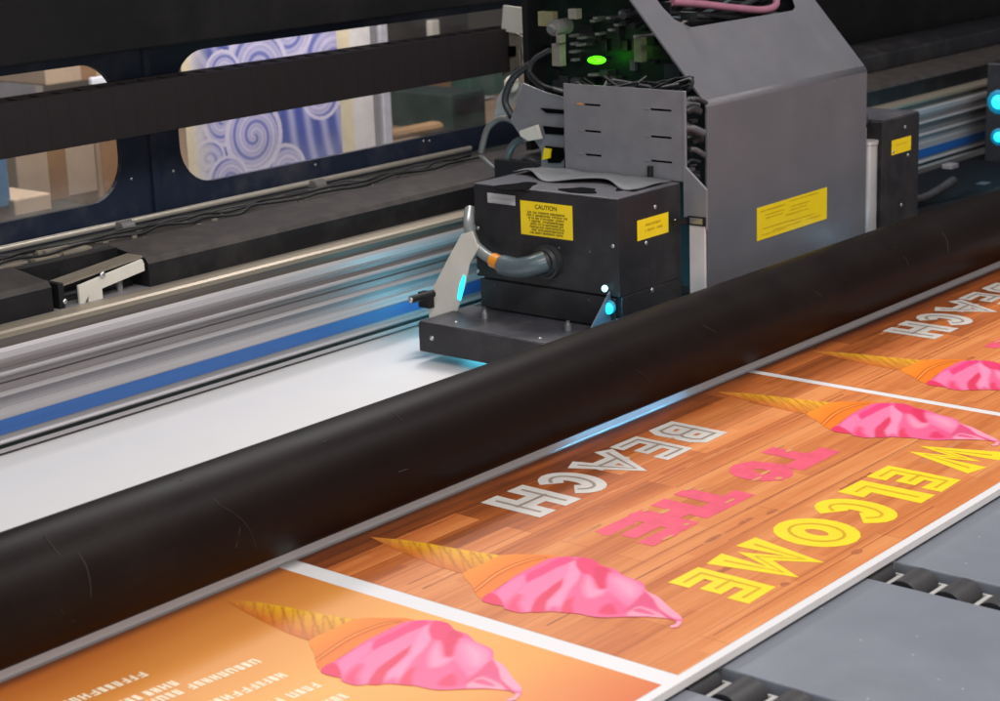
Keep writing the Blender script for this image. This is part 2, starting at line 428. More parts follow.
# ice cream artwork, measured on the middle poster's left cone
def cr4(u, v): return on_z(360 + u / 2.7778, 500 + v / 2.7778)
def smooth_loop(P, sub=4):
    out = []; n = len(P); P = [Vector(p) for p in P]
    for i in range(n):
        a, b, c, d = P[i - 1], P[i], P[(i + 1) % n], P[(i + 2) % n]
        for k in range(sub):
            t = k / sub
            q = .5 * ((2 * b) + (c - a) * t + (2 * a - 5 * b + 4 * c - d) * t * t + (3 * b - a - 3 * c + d) * t ** 3)
            out.append((q.x, q.y))
    return out
def inside(p, poly):
    x, y = p; r = False; n = len(poly)
    for i in range(n):
        x0, y0 = poly[i]; x1, y1 = poly[(i + 1) % n]
        if (y0 > y) != (y1 > y) and x < (x1 - x0) * (y - y0) / (y1 - y0) + x0: r = not r
    return r
def seg_dist(p, poly):
    m = 1e9; x, y = p; n = len(poly)
    for i in range(n):
        x0, y0 = poly[i]; x1, y1 = poly[(i + 1) % n]; dx, dy = x1 - x0, y1 - y0
        t = max(0, min(1, ((x - x0) * dx + (y - y0) * dy) / (dx * dx + dy * dy + 1e-12)))
        m = min(m, math.hypot(x - x0 - t * dx, y - y0 - t * dy))
    return m
def art_patch(outline, colour, step):
    """triangulated flat patch with a colour per vertex -> (verts2d, faces, colours)"""
    outline = ccw(outline)
    xs = [p[0] for p in outline]; ys = [p[1] for p in outline]
    vs = [Vector(p) for p in outline]
    y = min(ys)
    while y < max(ys):
        x = min(xs) + random.random() * step
        while x < max(xs):
            p = (x + random.uniform(-.2, .2) * step, y + random.uniform(-.2, .2) * step)
            if inside(p, outline) and seg_dist(p, outline) > step * .5: vs.append(Vector(p))
            x += step
        y += step
    n = len(outline)
    r = delaunay_2d_cdt(vs, [], [list(range(n))], 1, 1e-7)
    return [(p.x, p.y) for p in r[0]], [tuple(f) for f in r[2]], [colour((p.x, p.y)) for p in r[0]]
waffle = [(28, 104), (120, 112), (200, 124), (300, 142), (392, 155), (350, 176), (285, 206), (230, 190), (150, 160), (85, 132)]
collar = [(392, 155), (470, 153), (555, 158), (470, 195), (395, 236), (345, 274), (325, 268), (308, 236), (285, 206), (330, 185)]
def crz(u, v): return on_z(480 + u / 4.762, 550 + v / 4.762)
cream = [(330, 45), (400, 36), (480, 38), (540, 50), (580, 78), (640, 95), (690, 128), (740, 145), (780, 165), (795, 200), (850, 228), (900, 275), (955, 318), (963, 345), (945, 368), (912, 375),
         (904, 366), (930, 358), (934, 345), (915, 335), (880, 329), (800, 323), (700, 323), (600, 326), (540, 322), (470, 308), (420, 304), (380, 300), (330, 297), (280, 302), (240, 299), (190, 303), (120, 285), (112, 272), (60, 262), (10, 245), (25, 220), (80, 190), (180, 120), (260, 78)]
BASEC = (250, 106, 152)
layers = [([(80, 205), (150, 150), (222, 118), (232, 145), (190, 190), (150, 225), (118, 272), (95, 240)], (244, 142, 192), .002),
          ([(8, 246), (22, 216), (60, 210), (92, 232), (114, 270), (60, 262)], (232, 70, 112), .0015),
          ([(218, 122), (300, 82), (375, 42), (432, 34), (445, 58), (360, 88), (290, 130), (228, 162)], (238, 82, 142), .002),
          ([(118, 285), (140, 240), (232, 158), (300, 125), (440, 58), (476, 84), (470, 130), (400, 160), (330, 190), (262, 235), (240, 300), (190, 305)], (247, 142, 190), .0015),
          ([(118, 287), (136, 250), (180, 215), (200, 225), (186, 262), (205, 305), (150, 298)], (240, 88, 134), .005),
          ([(243, 300), (262, 250), (300, 210), (395, 140), (380, 190), (322, 248), (322, 290), (280, 304)], (228, 74, 112), .0015),
          ([(322, 300), (322, 248), (392, 180), (425, 80), (450, 56), (476, 88), (470, 142), (430, 190), (402, 240), (385, 305)], (249, 164, 206), .003),
          ([(322, 300), (325, 285), (360, 270), (385, 304)], (240, 110, 160), .004),
          ([(430, 305), (436, 215), (520, 122), (560, 190), (604, 200), (640, 270), (664, 308), (560, 325)], (244, 116, 168), .002),
          ([(382, 302), (402, 252), (446, 228), (436, 270), (450, 308)], (232, 80, 120), .003),
          ([(455, 70), (480, 36), (545, 48), (585, 80), (622, 98), (618, 165), (582, 192), (552, 180), (542, 142), (505, 118), (480, 110)], (236, 78, 128), .002),
          ([(545, 90), (590, 85), (622, 110), (616, 168), (582, 190), (556, 178)], (226, 66, 112), .003),
          ([(516, 124), (556, 190), (602, 194), (570, 222), (510, 232), (492, 180)], (250, 168, 206), .005),
          ([(560, 300), (600, 262), (640, 262), (662, 306), (600, 312)], (230, 76, 122), .003),
          ([(612, 112), (700, 134), (775, 175), (762, 228), (700, 276), (650, 250), (606, 198)], (246, 140, 188), .003),
          ([(640, 140), (700, 150), (750, 185), (735, 225), (690, 215)], (251, 178, 212), .009),
          ([(610, 205), (650, 235), (700, 275), (684, 298), (664, 303), (640, 270)], (238, 104, 156), .004),
          ([(678, 300), (740, 250), (785, 205), (832, 240), (858, 290), (800, 276), (762, 268), (710, 292)], (228, 96, 142), .002),
          ([(788, 196), (850, 226), (958, 316), (950, 335), (900, 318), (852, 282), (828, 240)], (250, 176, 204), .0015),
          ([(700, 318), (720, 292), (765, 274), (860, 308), (925, 340), (800, 320)], (250, 172, 200), .001),
          ([(724, 294), (765, 281), (838, 312), (790, 308)], (230, 106, 150), .001),
          ([(850, 286), (900, 318), (936, 345), (926, 350), (880, 322)], (226, 96, 140), .0008),
          ([(935, 345), (962, 345), (945, 370), (910, 376), (904, 366), (930, 358)], (250, 186, 208), .001)]
W4 = lambda L: [cr4(*p) for p in L]
waffleW = W4(waffle); collarW = smooth_loop(W4(collar), 2); creamW = smooth_loop([crz(*p) for p in cream], 3)
LAY = []
for pl, c, sf in layers:
    q = smooth_loop([crz(*p) for p in pl], 2); xs = [p[0] for p in q]; ys = [p[1] for p in q]
    c = (min(255, c[0] + 6), c[1] - 12, c[2] - 16)
    sf *= 1.2
    if c[1] < 100: c = (c[0] + 3, c[1], c[2] + 4)
    LAY.append((q, tuple(lin(k) * .88 for k in c), sf, min(xs) - sf, max(xs) + sf, min(ys) - sf, max(ys) + sf))
def mixc(a, b, t): return tuple(a[i] + (b[i] - a[i]) * t for i in range(3))
def cream_col(p):
    c = tuple(lin(k) * .84 for k in BASEC)
    for q, tgt, sf, xa, xb, ya, yb in LAY:
        if p[0] < xa or p[0] > xb or p[1] < ya or p[1] > yb: continue
        d = seg_dist(p, q); d = -d if inside(p, q) else d
        c = mixc(c, tgt, max(0, min(1, .5 - d / (2 * sf))))
    return c
tipW = cr4(28, 104); ax_end = cr4(345, 196)
axv = Vector((ax_end[0] - tipW[0], ax_end[1] - tipW[1])); axn = axv.normalized()
def cw(u, v): return Vector(on_z(365 + u / 6.45, 530 + v / 6.45))
wd = (cw(590, 250) - cw(500, 125)).normalized(); wn_ = Vector((-wd.y, wd.x)); wper = abs((cw(592, 122) - cw(500, 112)).dot(wn_)); w0 = cw(500, 112).dot(wn_)
def waffle_col(p):
    q = Vector((p[0] - tipW[0], p[1] - tipW[1])); s = q.dot(axn) / axv.length; w = -(q.x * -axn.y + q.y * axn.x)
    ang = w / (abs(s) * .075 + .006)          # -1 on the upper edge, +1 on the lower
    k = max(0, min(1, .5 - ang * .5 * SGN))
    c = mixc((lin(240), lin(186), lin(36)), (lin(214), lin(122), lin(44)), min(1, k * 1.6))
    c = mixc(c, (lin(196), lin(84), lin(42)), max(0, min(1, (k - .62) * 3)))
    g = abs(((Vector(p).dot(wn_) - w0) / wper) % 1 - .5) * 2
    if g > .80: c = mixc(c, (lin(176), lin(104), lin(30)), .6)
    g2 = abs((w / .011) % 1 - .5) * 2
    g3 = abs(((q.dot(axn) - w * 1.1) / .021) % 1 - .5) * 2
    if g3 > .78: c = mixc(c, (lin(186), lin(96), lin(36)), .5)
    return mixc(c, (lin(190), lin(112), lin(56)), max(0, min(.6, .7 - s * 1.7)))
SGN = -1
c0, c1 = Vector(cr4(345, 274)), Vector(cr4(555, 158))
def collar_col(p):
    q = Vector(p) - c0; d = (c1 - c0).normalized(); n = q.x * -d.y + q.y * d.x
    c = (lin(234), lin(122), lin(30))
    if abs(n) > .03: c = mixc(c, (lin(244), lin(142), lin(40)), min(1, (abs(n) - .03) / .05))
    return c
def ribbon_patch(pts, hw, col):
    v, f = union_faces(ribbon(smooth_open([crz(*p) for p in pts]), hw)); c = tuple(lin(k) for k in col)
    return [(p.x, p.y) for p in v], [tuple(q) for q in f], [c] * len(v)
def smooth_open(P, sub=4):
    P = [Vector(p) for p in P]; out = []
    for i in range(len(P) - 1):
        a, b, c, d = P[max(i - 1, 0)], P[i], P[i + 1], P[min(i + 2, len(P) - 1)]
        for k in range(sub):
            t = k / sub; q = .5 * ((2 * b) + (c - a) * t + (2 * a - 5 * b + 4 * c - d) * t * t + (3 * b - a - 3 * c + d) * t ** 3); out.append((q.x, q.y))
    return out + [tuple(P[-1])]
PATCH = [art_patch(waffleW, waffle_col, .0026), art_patch(collarW, collar_col, .0045),
         ribbon_patch([(-30, 192), (20, 152), (80, 108), (160, 70), (250, 42), (318, 36)], .0011, (196, 92, 24)),
         ribbon_patch([(-22, 204), (30, 165), (90, 122), (170, 82), (255, 53), (325, 40)], .0010, (206, 98, 28)),
         ribbon_patch([(-26, 198), (25, 158), (85, 115), (165, 76), (250, 47), (310, 39)], .0007, (252, 176, 86)),
         art_patch(creamW, cream_col, .0024)]
CX0 = 1.903
def cone_print(parent, dx, flip, z, sy=1.0):
    vs = []; fs = []; cs = []
    for k, (v, f, c) in enumerate(PATCH):
        n = len(vs)
        vs += [((2 * CX0 - x if flip else x) + dx, 1.905 - (1.905 - y) * sy - (0 if sy == 1 else .004), z + k * .0001) for x, y in v]; fs += [tuple(i + n for i in t) for t in f]; cs += c
    mb = MB(); mb.add(vs, fs, 0)
    L = origin(parent)
    me = bpy.data.meshes.new('ice_cream_print'); me.from_pydata([(x - L.x, y - L.y, zz - L.z) for x, y, zz in vs], [], fs)
    at = me.color_attributes.new('ink', 'FLOAT_COLOR', 'POINT')
    for i, c in enumerate(cs): at.data[i].color = (*c, 1)
    me.materials.append(INKV); me.validate()
    for p in me.polygons:
        pass
    o = bpy.data.objects.new('ice_cream_print', me); COL.objects.link(o); o.parent = parent
    if sum(p.normal.z for p in me.polygons) < 0: me.flip_normals()
    return o
Z0 = .0004
def poster(k, m, label):
    mb = MB(); x0, x1 = PX[k]
    mb.add([(x0, PY0, Z0), (x1, PY0, Z0), (x1, PY1, Z0), (x0, PY1, Z0)], [(0, 1, 2, 3)])
    if m is WOOD:
        dx = x0 - PX[1][0]; n_ = 0
        def quad(a, b, y, h, mi):
            nonlocal n_
            n_ += 1; z = Z0 + .0001 + n_ * .000004; k = 10
            lo = [(a + (b - a) * i / k + dx, y - h * random.uniform(.2, .6), z) for i in range(k + 1)]; hi = [(a + (b - a) * i / k + dx, y + h * random.uniform(.2, .6), z) for i in range(k + 1)]
            vs = lo + hi; mb.add(vs, [(i, i + 1, k + 2 + i, k + 1 + i) for i in range(k)], mi)
        for a, b, y, h in ((1.80, 2.95, 1.700, .0045), (1.95, 2.95, 1.688, .0025), (1.80, 2.55, 1.728, .003), (2.0, 2.97, 1.508, .004), (1.80, 2.3, 1.478, .0035), (2.35, 2.97, 1.655, .003), (1.9, 2.5, 1.282, .003), (2.2, 2.9, 1.456, .003), (1.79, 2.25, 1.86, .004)):
            quad(a, b, y, h, 1)
        for k in range(12):
            a = random.uniform(1.8, 2.8); quad(a, a + random.uniform(.04, .16), random.uniform(1.27, 1.90), random.uniform(.004, .014), random.choice((1, 3)))
        for u, v, rx, ry in ((785, 584.5, .008, .006), (857, 552, .012, .007), (745, 521, .018, .004), (772, 512, .016, .004), (713, 539, .022, .005), (640, 470, .01, .005), (600, 508, .012, .004)):
            x, y = on_z(u, v); n_ += 1
            mb.add([(x + dx + rx * math.cos(t), y + ry * math.sin(t), Z0 + .0001 + n_ * .000004) for t in [i * PI / 7 for i in range(14)]], [tuple(range(14))], 2)
        m = [m, mat('printed_seam', (170, 94, 50), .42, var=.25, vscale=30), mat('printed_knot', (180, 102, 60), .42, var=.3, vscale=80), mat('printed_pale_grain', (202, 126, 76), .42, var=.2, vscale=30)]
    return obj('printed_poster', mb, m, board, label=label)
p2 = poster(1, WOOD, 'middle poster with wood plank background and the words WELCOME TO THE BEACH')
p3 = poster(2, WOOD, 'right poster with wood plank background, partly out of view')
p1 = poster(0, AMBER, 'left poster with plain amber background and small pale text')
for par, dx in ((p2, 0), (p3, 1.274)):
    cone_print(par, dx, False, Z0 * 2); cone_print(par, dx + .930, False, Z0 * 2)
    word('welcome_lettering', WEL, 1.302, 1.434, .046, [YINK, YLINE], par, Z0 * 2, dx, .0026)
    word('to_the_lettering', TOT, 1.533, 1.640, .0375, [PINK, SANDI], par, Z0 * 2, dx, inline=False, blob=12)
    word('beach_lettering', BEA, 1.745, 1.867, .040, [SINK, SLINE], par, Z0 * 2, dx, .0030)
cone_print(p1, -.2945, False, Z0 * 2, .935); cone_print(p1, .70 - CX0, False, Z0 * 2, .935)
for (u, v), ln in (((145, 674), .55), ((176, 683), .6), ((258, 661), .55), ((284, 675), .6), ((318, 685), .6), ((345, 696), .5)):
    x, y = on_z(u, v); a0 = 0
    while a0 < ln:
        wl = random.uniform(.04, .12); mb = MB()
        scrawl(mb, a0, a0 + wl, 0, .0175, lambda a, b, x=x, y=y: (x - a, y - b + .009 + .09 * a, Z0 * 2), 0, 1.05, .2, False)
        obj('text_word', mb, CINK, p1); a0 += wl + .012

# small knots and smudges printed on the wood
# ---------------------------------------------------------------- conveyor table
table = empty('roller_table', (2.2, 1.2, -.5), 'grey flat table of metal panels with slots of small black rollers beside the print board', 'roller table')
ZT = -BT - .006
edges = [(-.6, .85), (.93, 1.330), (1.408, 1.778), (1.858, 2.226), (2.304, 2.674), (2.752, 3.12), (3.198, 3.568), (3.646, 4.016), (4.094, 5.0)]
for a, b in edges:
    mb = MB(); mb.box(a, b, .25, 2.96, ZT - .05, ZT); obj('table_panel', mb, TABLE, table, bevel=.0025)
mb = MB(); mb.box(-.6, 5.0, .3, 2.95, ZT - .10, ZT - .0501); obj('table_frame', mb, TABLED, table)
for i in range(2, len(edges) - 1):
    g0, g1 = edges[i][1], edges[i + 1][0]
    if i not in (2, 3, 4): continue
    for k in range(-6, 3):
        y = 1.121 + .0675 * k
        mb = MB(); mb.cyl((g0 + .004, y, ZT - .021), (g1 - .012, y, ZT - .021), .0262, n=28, capmi=1)
        r = obj('roller', mb, [RUB, RUBE], table, bevel=0)
        mb = MB(); mb.box(g0 + .002, g1 - .010, y + .030, y + .037, ZT - .03, ZT - .012); mb.box(g1 - .014, g1 - .0105, y + .022, y + .045, ZT - .0295, ZT - .0118)
        obj('spacer_bar', mb, BAR, table, bevel=.0008)

# ---------------------------------------------------------------- black tube
mb = MB(); mb.cyl((-.6, 1.955, .0945), (6.2, 1.955, .0945), .0822, n=128)
tube = obj('round_tube', mb, TUBE, loc=(2.5, 1.955, .0125)); tag(tube, 'long thick glossy black tube lying across the print board in front of the print carriage', 'tube')

LIPM = bpy.data.materials.new('added_milky_lip'); LIPM.use_nodes = True
nt = LIPM.node_tree; N = nt.nodes; Lk = nt.links; b = N['Principled BSDF']
b.inputs['Base Color'].default_value = rgb(250, 240, 236); b.inputs['Roughness'].default_value = .45
tl = N.new('ShaderNodeBsdfTranslucent'); tl.inputs[0].default_value = rgb(235, 235, 240); mxs = N.new('ShaderNodeMixShader'); mxs.inputs[0].default_value = .25
Lk.new(b.outputs[0], mxs.inputs[1]); Lk.new(tl.outputs[0], mxs.inputs[2]); Lk.new(mxs.outputs[0], N['Material Output'].inputs[0])
mb = MB(); mb.prism([(1.9335, .0006), (1.9345, .0050), (1.938, .0105), (1.9395, .0105), (1.9365, .0050), (1.9355, .0006)], 'x', -.6, 6.2, 0, False)  # lip added to give the bright strip under the tube's front
lip = obj('added_lip', mb, LIPM, loc=(2.5, 1.936, 0)); tag(lip, 'added thin pale strip under the front of the black tube, lit blue in the middle', 'strip')

SCF = mat('grey_scuff', (33, 27, 25), .6, var=.3, vscale=60)
random.seed(21)
def on_tube(u, v):
    d = ray(u, v); oy, oz = -1.955, 1 - .0945; A_ = d.y ** 2 + d.z ** 2; B_ = 2 * (oy * d.y + oz * d.z); C_ = oy ** 2 + oz ** 2 - .0825 ** 2
    q = B_ * B_ - 4 * A_ * C_
    t = (-B_ - math.sqrt(max(0, q))) / (2 * A_); return CAM + d * t
for pts in ([(213, 498), (222, 506), (232, 512), (244, 522), (252, 535), (256, 548)], [(78, 552), (86, 566), (90, 582), (91, 598)], [(44, 536), (52, 546), (60, 556)], [(392, 412), (398, 417), (403, 421)],
            [(276, 473), (280, 474)], [(323, 443), (326, 441)], [(398, 472), (408, 469)], [(240, 528), (236, 548)], [(815, 345), (818, 358), (817, 372)], [(893, 246), (905, 258), (909, 268)],
            [(868, 260), (880, 272)], [(942, 232), (947, 240), (948, 252)], [(702, 325), (716, 332)], [(610, 360), (640, 372), (652, 384)], [(812, 290), (822, 296)], [(180, 480), (200, 488)], [(60, 610), (75, 622)]):
    mb = MB(); P3 = [on_tube(u, v) for u, v in pts]; w_ = random.uniform(.0005, .0011)
    mb.tube([tuple(p) for p in P3], w_, n=5, sub=3); obj('scuff_mark', mb, SCF, tube)

# ---------------------------------------------------------------- gantry beam (aluminium extrusion)
BX0, BX1 = -.5, 7.0
beam = empty('gantry_beam', (2.5, 2.75, .01), 'silver aluminium rail beam with a blue stripe running behind the print carriage', 'rail beam')
YB = 2.71
prof = [(YB + .004, .006), (YB + .004, .0135), (YB + .012, .0145), (YB + .012, .0215), (YB + .001, .0225), (YB - .002, .026), (YB + .001, .0295), (YB + .005, .0305), (YB + .005, .038),
        (YB + .003, .039), (YB + .003, .066), (YB + .004, .067), (YB + .001, .083), (YB + .008, .0845), (YB + .010, .104), (YB + .002, .1055), (YB - .003, .108), (YB + .002, .111), (YB + .009, .1125),
        (YB + .009, .126), (YB + .013, .1265), (YB + .013, .129), (YB + .009, .1295), (YB + .009, .1405), (YB, .1415), (YB - .004, .146), (YB + .001, .1495), (YB + .011, .152), (YB + .009, .163), (YB + .002, .172),
        (YB + .000, .184), (YB + .004, .1905), (YB + .010, .1915), (YB + .008, .206), (YB - .001, .208), (YB + .000, .216), (YB + .006, .2195), (YB + .030, .224), (YB + .10, .224), (YB + .10, .006)]
matz = []
mb = MB(); mb.prism(prof, 'x', BX0, BX1)
n = len(prof)
# face materials by strip height; ridge highlights put into pale and tan strips
cls = []
for i in range(n):
    z = (prof[i][1] + prof[(i + 1) % n][1]) / 2; y = (prof[i][0] + prof[(i + 1) % n][0]) / 2
    if y > YB + .03: k = 0
    elif z > .2075: k = 4
    elif z > .1905: k = 3
    elif z > .163: k = 1
    elif z > .1495: k = 2
    elif z > .1405: k = 1
    elif z > .1125: k = 2
    elif z > .1045: k = 1
    elif z > .084: k = 0
    elif z > .0665: k = 1
    elif z > .030: k = 0
    elif z > .022: k = 1
    elif z > .0137: k = 5
    else: k = 1
    cls.append(k)
mb.m = [0, 0] + cls
obj('beam_profile', mb, [ALU, ALU_L, ALU_D, BRN, TAN, mat('groove_grey', (74, 78, 78), .6)], beam)
mb = MB(); mb.box(BX0, BX1, YB + .0015, YB + .0029, .0395, .0655); obj('blue_stripe', mb, BLUE, beam)

# ---------------------------------------------------------------- black rail cover on top of the beam, with its open section
cover = empty('beam_shroud', (2.1, 2.76, .225), 'black metal shroud on top of the rail beam with an open gap at the left', 'shroud')
for a, b in ((-.5, 1.985), (2.205, 7.0)):
    mb = MB(); mb.prism([(2.742, .195), (2.742, .268), (2.750, .278), (2.86, .292), (2.86, .195)], 'x', a, b)
    o = obj('shroud_section', mb, [SHR, DIRT], cover, bevel=.0015)
    for p in o.data.polygons:
        if p.normal.z > .6: p.material_index = 1
mb = MB(); mb.box(1.985, 2.205, 2.83, 2.86, .195, .290); obj('gap_backing', mb, BLK2, cover)
# cream bracket in the gap
br = MB()
br.prism([(2.046, .209), (2.046, .258), (2.215 - .02, .279), (2.199, .270), (2.199, .256), (2.098, .242), (2.098, .200), (2.066, .198), (2.066, .235)], 'y', 2.746, 2.752)
obj('gap_bracket', br, CREAM, cover, bevel=.001)
mb = MB(); mb.prism([(2.015, .262), (2.20, .280), (2.20, .284), (2.015, .266)], 'y', 2.752, 2.795); obj('bracket_lid', mb, TAN, cover)
mb = MB(); mb.cyl((2.0, 2.80, .222), (2.2, 2.80, .222), .016, mi=0); obj('inner_shaft', mb, BLK2, cover)
mb = MB(); mb.box(2.0, 2.012, 2.744, 2.80, .20, .27); obj('end_plate', mb, BLK2, cover, bevel=.001)
for x, z, r in ((2.10, .268, .006), (2.012, .236, .005), (1.975, .25, .003)):
    mb = MB(); mb.dome((x, 2.744, z), (0, -1, .2), r); obj('screw', mb, STEEL, cover)
mb = MB(); mb.cyl((2.152, 2.765, .20), (2.152, 2.765, .262), .006); obj('upright_pin', mb, CABG, cover)

# ledge behind, with olive rail and pale rod
ledge = empty('dusty_ledge', (2.5, 2.95, .22), 'dusty brown and olive metal ledge behind the black shroud under the rear panel', 'ledge')
mb = MB(); mb.box(BX0, BX1, 2.8605, 2.96, .18, .284); obj('ledge_top', mb, DIRT, ledge)
mb = MB(); mb.prism([(2.9605, .18), (2.9605, .262), (2.99, .270), (3.04, .275), (3.04, .18)], 'x', BX0, BX1); obj('olive_strip', mb, OLIVE, ledge)
rod = empty('pale_rod', (2.5, 3.03, .28), 'thin pale metal rod running along the foot of the rear panel', 'rod')
mb = MB(); mb.cyl((BX0, 3.045, .2835), (3.47, 3.045, .2835), .0062, n=16); obj('rod_bar', mb, ROD, rod)
for x in (2.385, 2.93):
    mb = MB(); mb.cyl((x - .016, 3.03, .276), (x + .016, 3.03, .276), .015, n=14); mb.box(x - .02, x + .004, 3.0, 3.03, .262, .272)
    obj('rod_clamp', mb, CABG, rod)
hn = MB()
for (r, off, jit, mi) in ((.0028, 0, .014, 0), (.002, .012, .010, 1), (.003, -.03, .018, 0)):
    pts = []; x = 1.3
    while x < 3.4:
        pts.append((x, 2.925 + off + random.uniform(-jit, jit), .289 + random.uniform(0, .007))); x += .06
    hn.tube(pts, r, n=7, mi=mi, sub=4)
for k in range(16):
    x = random.uniform(1.85, 2.25); y = random.uniform(2.87, 2.94); l = random.uniform(.03, .07)
    hn.box(x, x + l, y, y + l * .3, .2842, .2842 + random.uniform(.003, .008), 2)
for k in range(48):
    x = random.uniform(1.8, 3.2); y = random.uniform(2.87, 2.95); l = random.uniform(.005, .014)
    hn.box(x, x + l, y, y + l * .4, .2842, .2842 + random.uniform(.002, .006), 2)
hn_o = obj('wiring_harness', hn, [BLK2, CABLE, mat('pale_scrap', (128, 118, 104), .8)], loc=(2.4, 2.92, .285)); tag(hn_o, 'loose dusty wires and scraps lying along the ledge behind the black shroud', 'wiring')

# ---------------------------------------------------------------- rear panel with two rounded windows
panel = empty('rear_panel', (2.6, 3.1, .27), 'dark navy metal rear panel with two rounded window openings', 'machine panel')
def window_loop(x0, x1, z0, z1, r, corners):
    P = []
    for (cx, cz, a0, on) in ((x1, z1, 0, corners[0]), (x0, z1, 90, corners[1]), (x0, z0, 180, corners[2]), (x1, z0, 270, corners[3])):
        if not on: P.append((cx, cz)); continue
        qx = cx - r if cx == x1 else cx + r; qz = cz - r if cz == z1 else cz + r
        for k in range(9):
            t = math.radians(a0 + 90 * k / 8); P.append((qx + r * math.cos(t), qz + r * math.sin(t)))
    return P
ZA, ZB = .322, .603
mbp = MB()
def panel_piece(x0, x1, win):
    """front sheet with a hole, thickness through Solidify"""
    z0, z1 = .262, .80
    outer = [(x0, z0), (x1, z0), (x1, z1), (x0, z1)]
    hole = ccw(win)
    vs = [Vector(p) for p in outer + hole]; k = len(outer)
    ed = [(i, (i + 1) % k) for i in range(k)] + [(k + i, k + (i + 1) % len(hole)) for i in range(len(hole))]
    r = delaunay_2d_cdt(vs, ed, [], 1, 1e-7)
    keep = []
    for f in r[2]:
        c = (sum(r[0][i].x for i in f) / len(f), sum(r[0][i].y for i in f) / len(f))
        if not inside(c, hole): keep.append(tuple(f))
    m = MB(); m.add([(p.x, 3.1, p.y) for p in r[0]], keep); return m
w1 = window_loop(.2, 2.442, ZA, ZB, .085, (1, 1, 1, 1)); w2 = window_loop(2.598, 3.98, ZA, ZB, .085, (1, 1, 1, 1))
obj('panel_sheet', panel_piece(-.5, 2.517, w1), NAVY, panel, solid=.012)
obj('panel_sheet', panel_piece(2.523, 4.3, w2), NAVY, panel, solid=.012)
mb = MB(); mb.box(4.303, 7.0, 3.094, 3.106, .262, .80); obj('blank_sheet', mb, HOODM, panel)
mb = MB(); mb.box(2.512, 2.528, 3.084, 3.0935, .262, .80); obj('seam_strip', mb, NAVY, panel)
GL = bpy.data.materials.new('hazy_dusty_pane'); GL.use_nodes = True  # smudges, plus a whitish haze put into the pane over the view
nt = GL.node_tree; N = nt.nodes; Lk = nt.links; N.clear()
out = N.new('ShaderNodeOutputMaterial'); tr = N.new('ShaderNodeBsdfTransparent'); gs = N.new('ShaderNodeBsdfGlossy'); mxs = N.new('ShaderNodeMixShader')
tr.inputs[0].default_value = (.96, .96, .97, 1); gs.inputs['Roughness'].default_value = .12; mxs.inputs[0].default_value = .05
Lk.new(tr.outputs[0], mxs.inputs[1]); Lk.new(gs.outputs[0], mxs.inputs[2])
df = N.new('ShaderNodeBsdfDiffuse'); df.inputs[0].default_value = (.75, .72, .68, 1); nzg = N.new('ShaderNodeTexNoise'); nzg.inputs['Scale'].default_value = 7; nzg.inputs['Detail'].default_value = 6
tcg = N.new('ShaderNodeTexCoord'); Lk.new(tcg.outputs['Object'], nzg.inputs[0]); mg = N.new('ShaderNodeMapRange'); mg.inputs[1].default_value = .4; mg.inputs[2].default_value = .7; mg.inputs[3].default_value = .03; mg.inputs[4].default_value = .15
mx2 = N.new('ShaderNodeMixShader'); Lk.new(nzg.outputs[0], mg.inputs[0]); Lk.new(mg.outputs[0], mx2.inputs[0]); Lk.new(mxs.outputs[0], mx2.inputs[1]); Lk.new(df.outputs[0], mx2.inputs[2]); Lk.new(mx2.outputs[0], out.inputs[0])
for a, b in ((.15, 2.49), (2.55, 4.03)):
    mb = MB(); mb.box(a, b, 3.110, 3.113, .29, .64); obj('window_pane', mb, GL, panel)
for (u, v) in ((132, 179), (174, 171), (137, 36), (137, 83), (318, 23), (330, 21), (405, 9), (316, 165), (424, 141), (430, 141)):
    x, z = on_y(u, v, 3.092)
    mb = MB(); mb.dome((x, 3.0935, z), (0, -1, 0), .0035); obj('screw', mb, STEEL, panel)

mb = MB(); mb.prism([(2.99, .632), (2.99, 1.15), (3.35, 1.15), (3.35, .9), (3.0935, .632)], 'x', BX0, 7.0)
hood = obj('machine_hood', mb, HOODM, loc=(2.6, 3.1, .632), bevel=.004); tag(hood, 'matte black machine hood across the top of the scene above the windows', 'machine hood')

# second dark rail at the right, behind the carriage
mb = MB(); mb.prism([(2.90, .285), (2.90, .335), (2.96, .35), (3.05, .35), (3.05, .285)], 'x', 4.0, 7.0)
o = obj('upper_rail', mb, BLK, loc=(5, 2.95, .285), bevel=.003); tag(o, 'dark upper rail seen right of the carriage above the lit beam', 'rail')

# ---------------------------------------------------------------- cable chain
chain = empty('cable_chain', (2.6, 3.0, .46), 'flat black cable chain crossing in front of the windows to the carriage', 'cable chain')
x = .3; k = 0
link = None
while x < 3.56:
    if link is None:
        mb = MB(); mb.box(x, x + .0515, 2.985, 3.0, .4640, .567); mb.box(x, x + .0515, 3.045, 3.06, .4640, .567)
        mb.box(x + .006, x + .042, 3.0, 3.045, .560, .566); mb.box(x + .006, x + .042, 3.0, 3.045, .4650, .470)
        mb.box(x + .0515, x + .0525, 2.9852, 3.0, .4642, .5668); mb.box(x + .0515, x + .0525, 3.045, 3.058, .460, .566)
        link = obj('chain_link', mb, CHN, chain); x0 = x
    else:
        o = link.copy(); COL.objects.link(o); o.location.x = x - x0
    x += .0525
mb = MB(); mb.box(.3, 3.56, 3.003, 3.042, .468, .545); obj('cable_bundle', mb, CABLE, chain)

# ---------------------------------------------------------------- print carriage
car = empty('print_carriage', (3.3, 2.35, .02), 'grey and black print carriage with yellow warning labels riding on the rail beam', 'print carriage')
def sheet_yz(pts, x0, x1):
    m = MB(); return m.prism(pts, 'x', x0, x1)
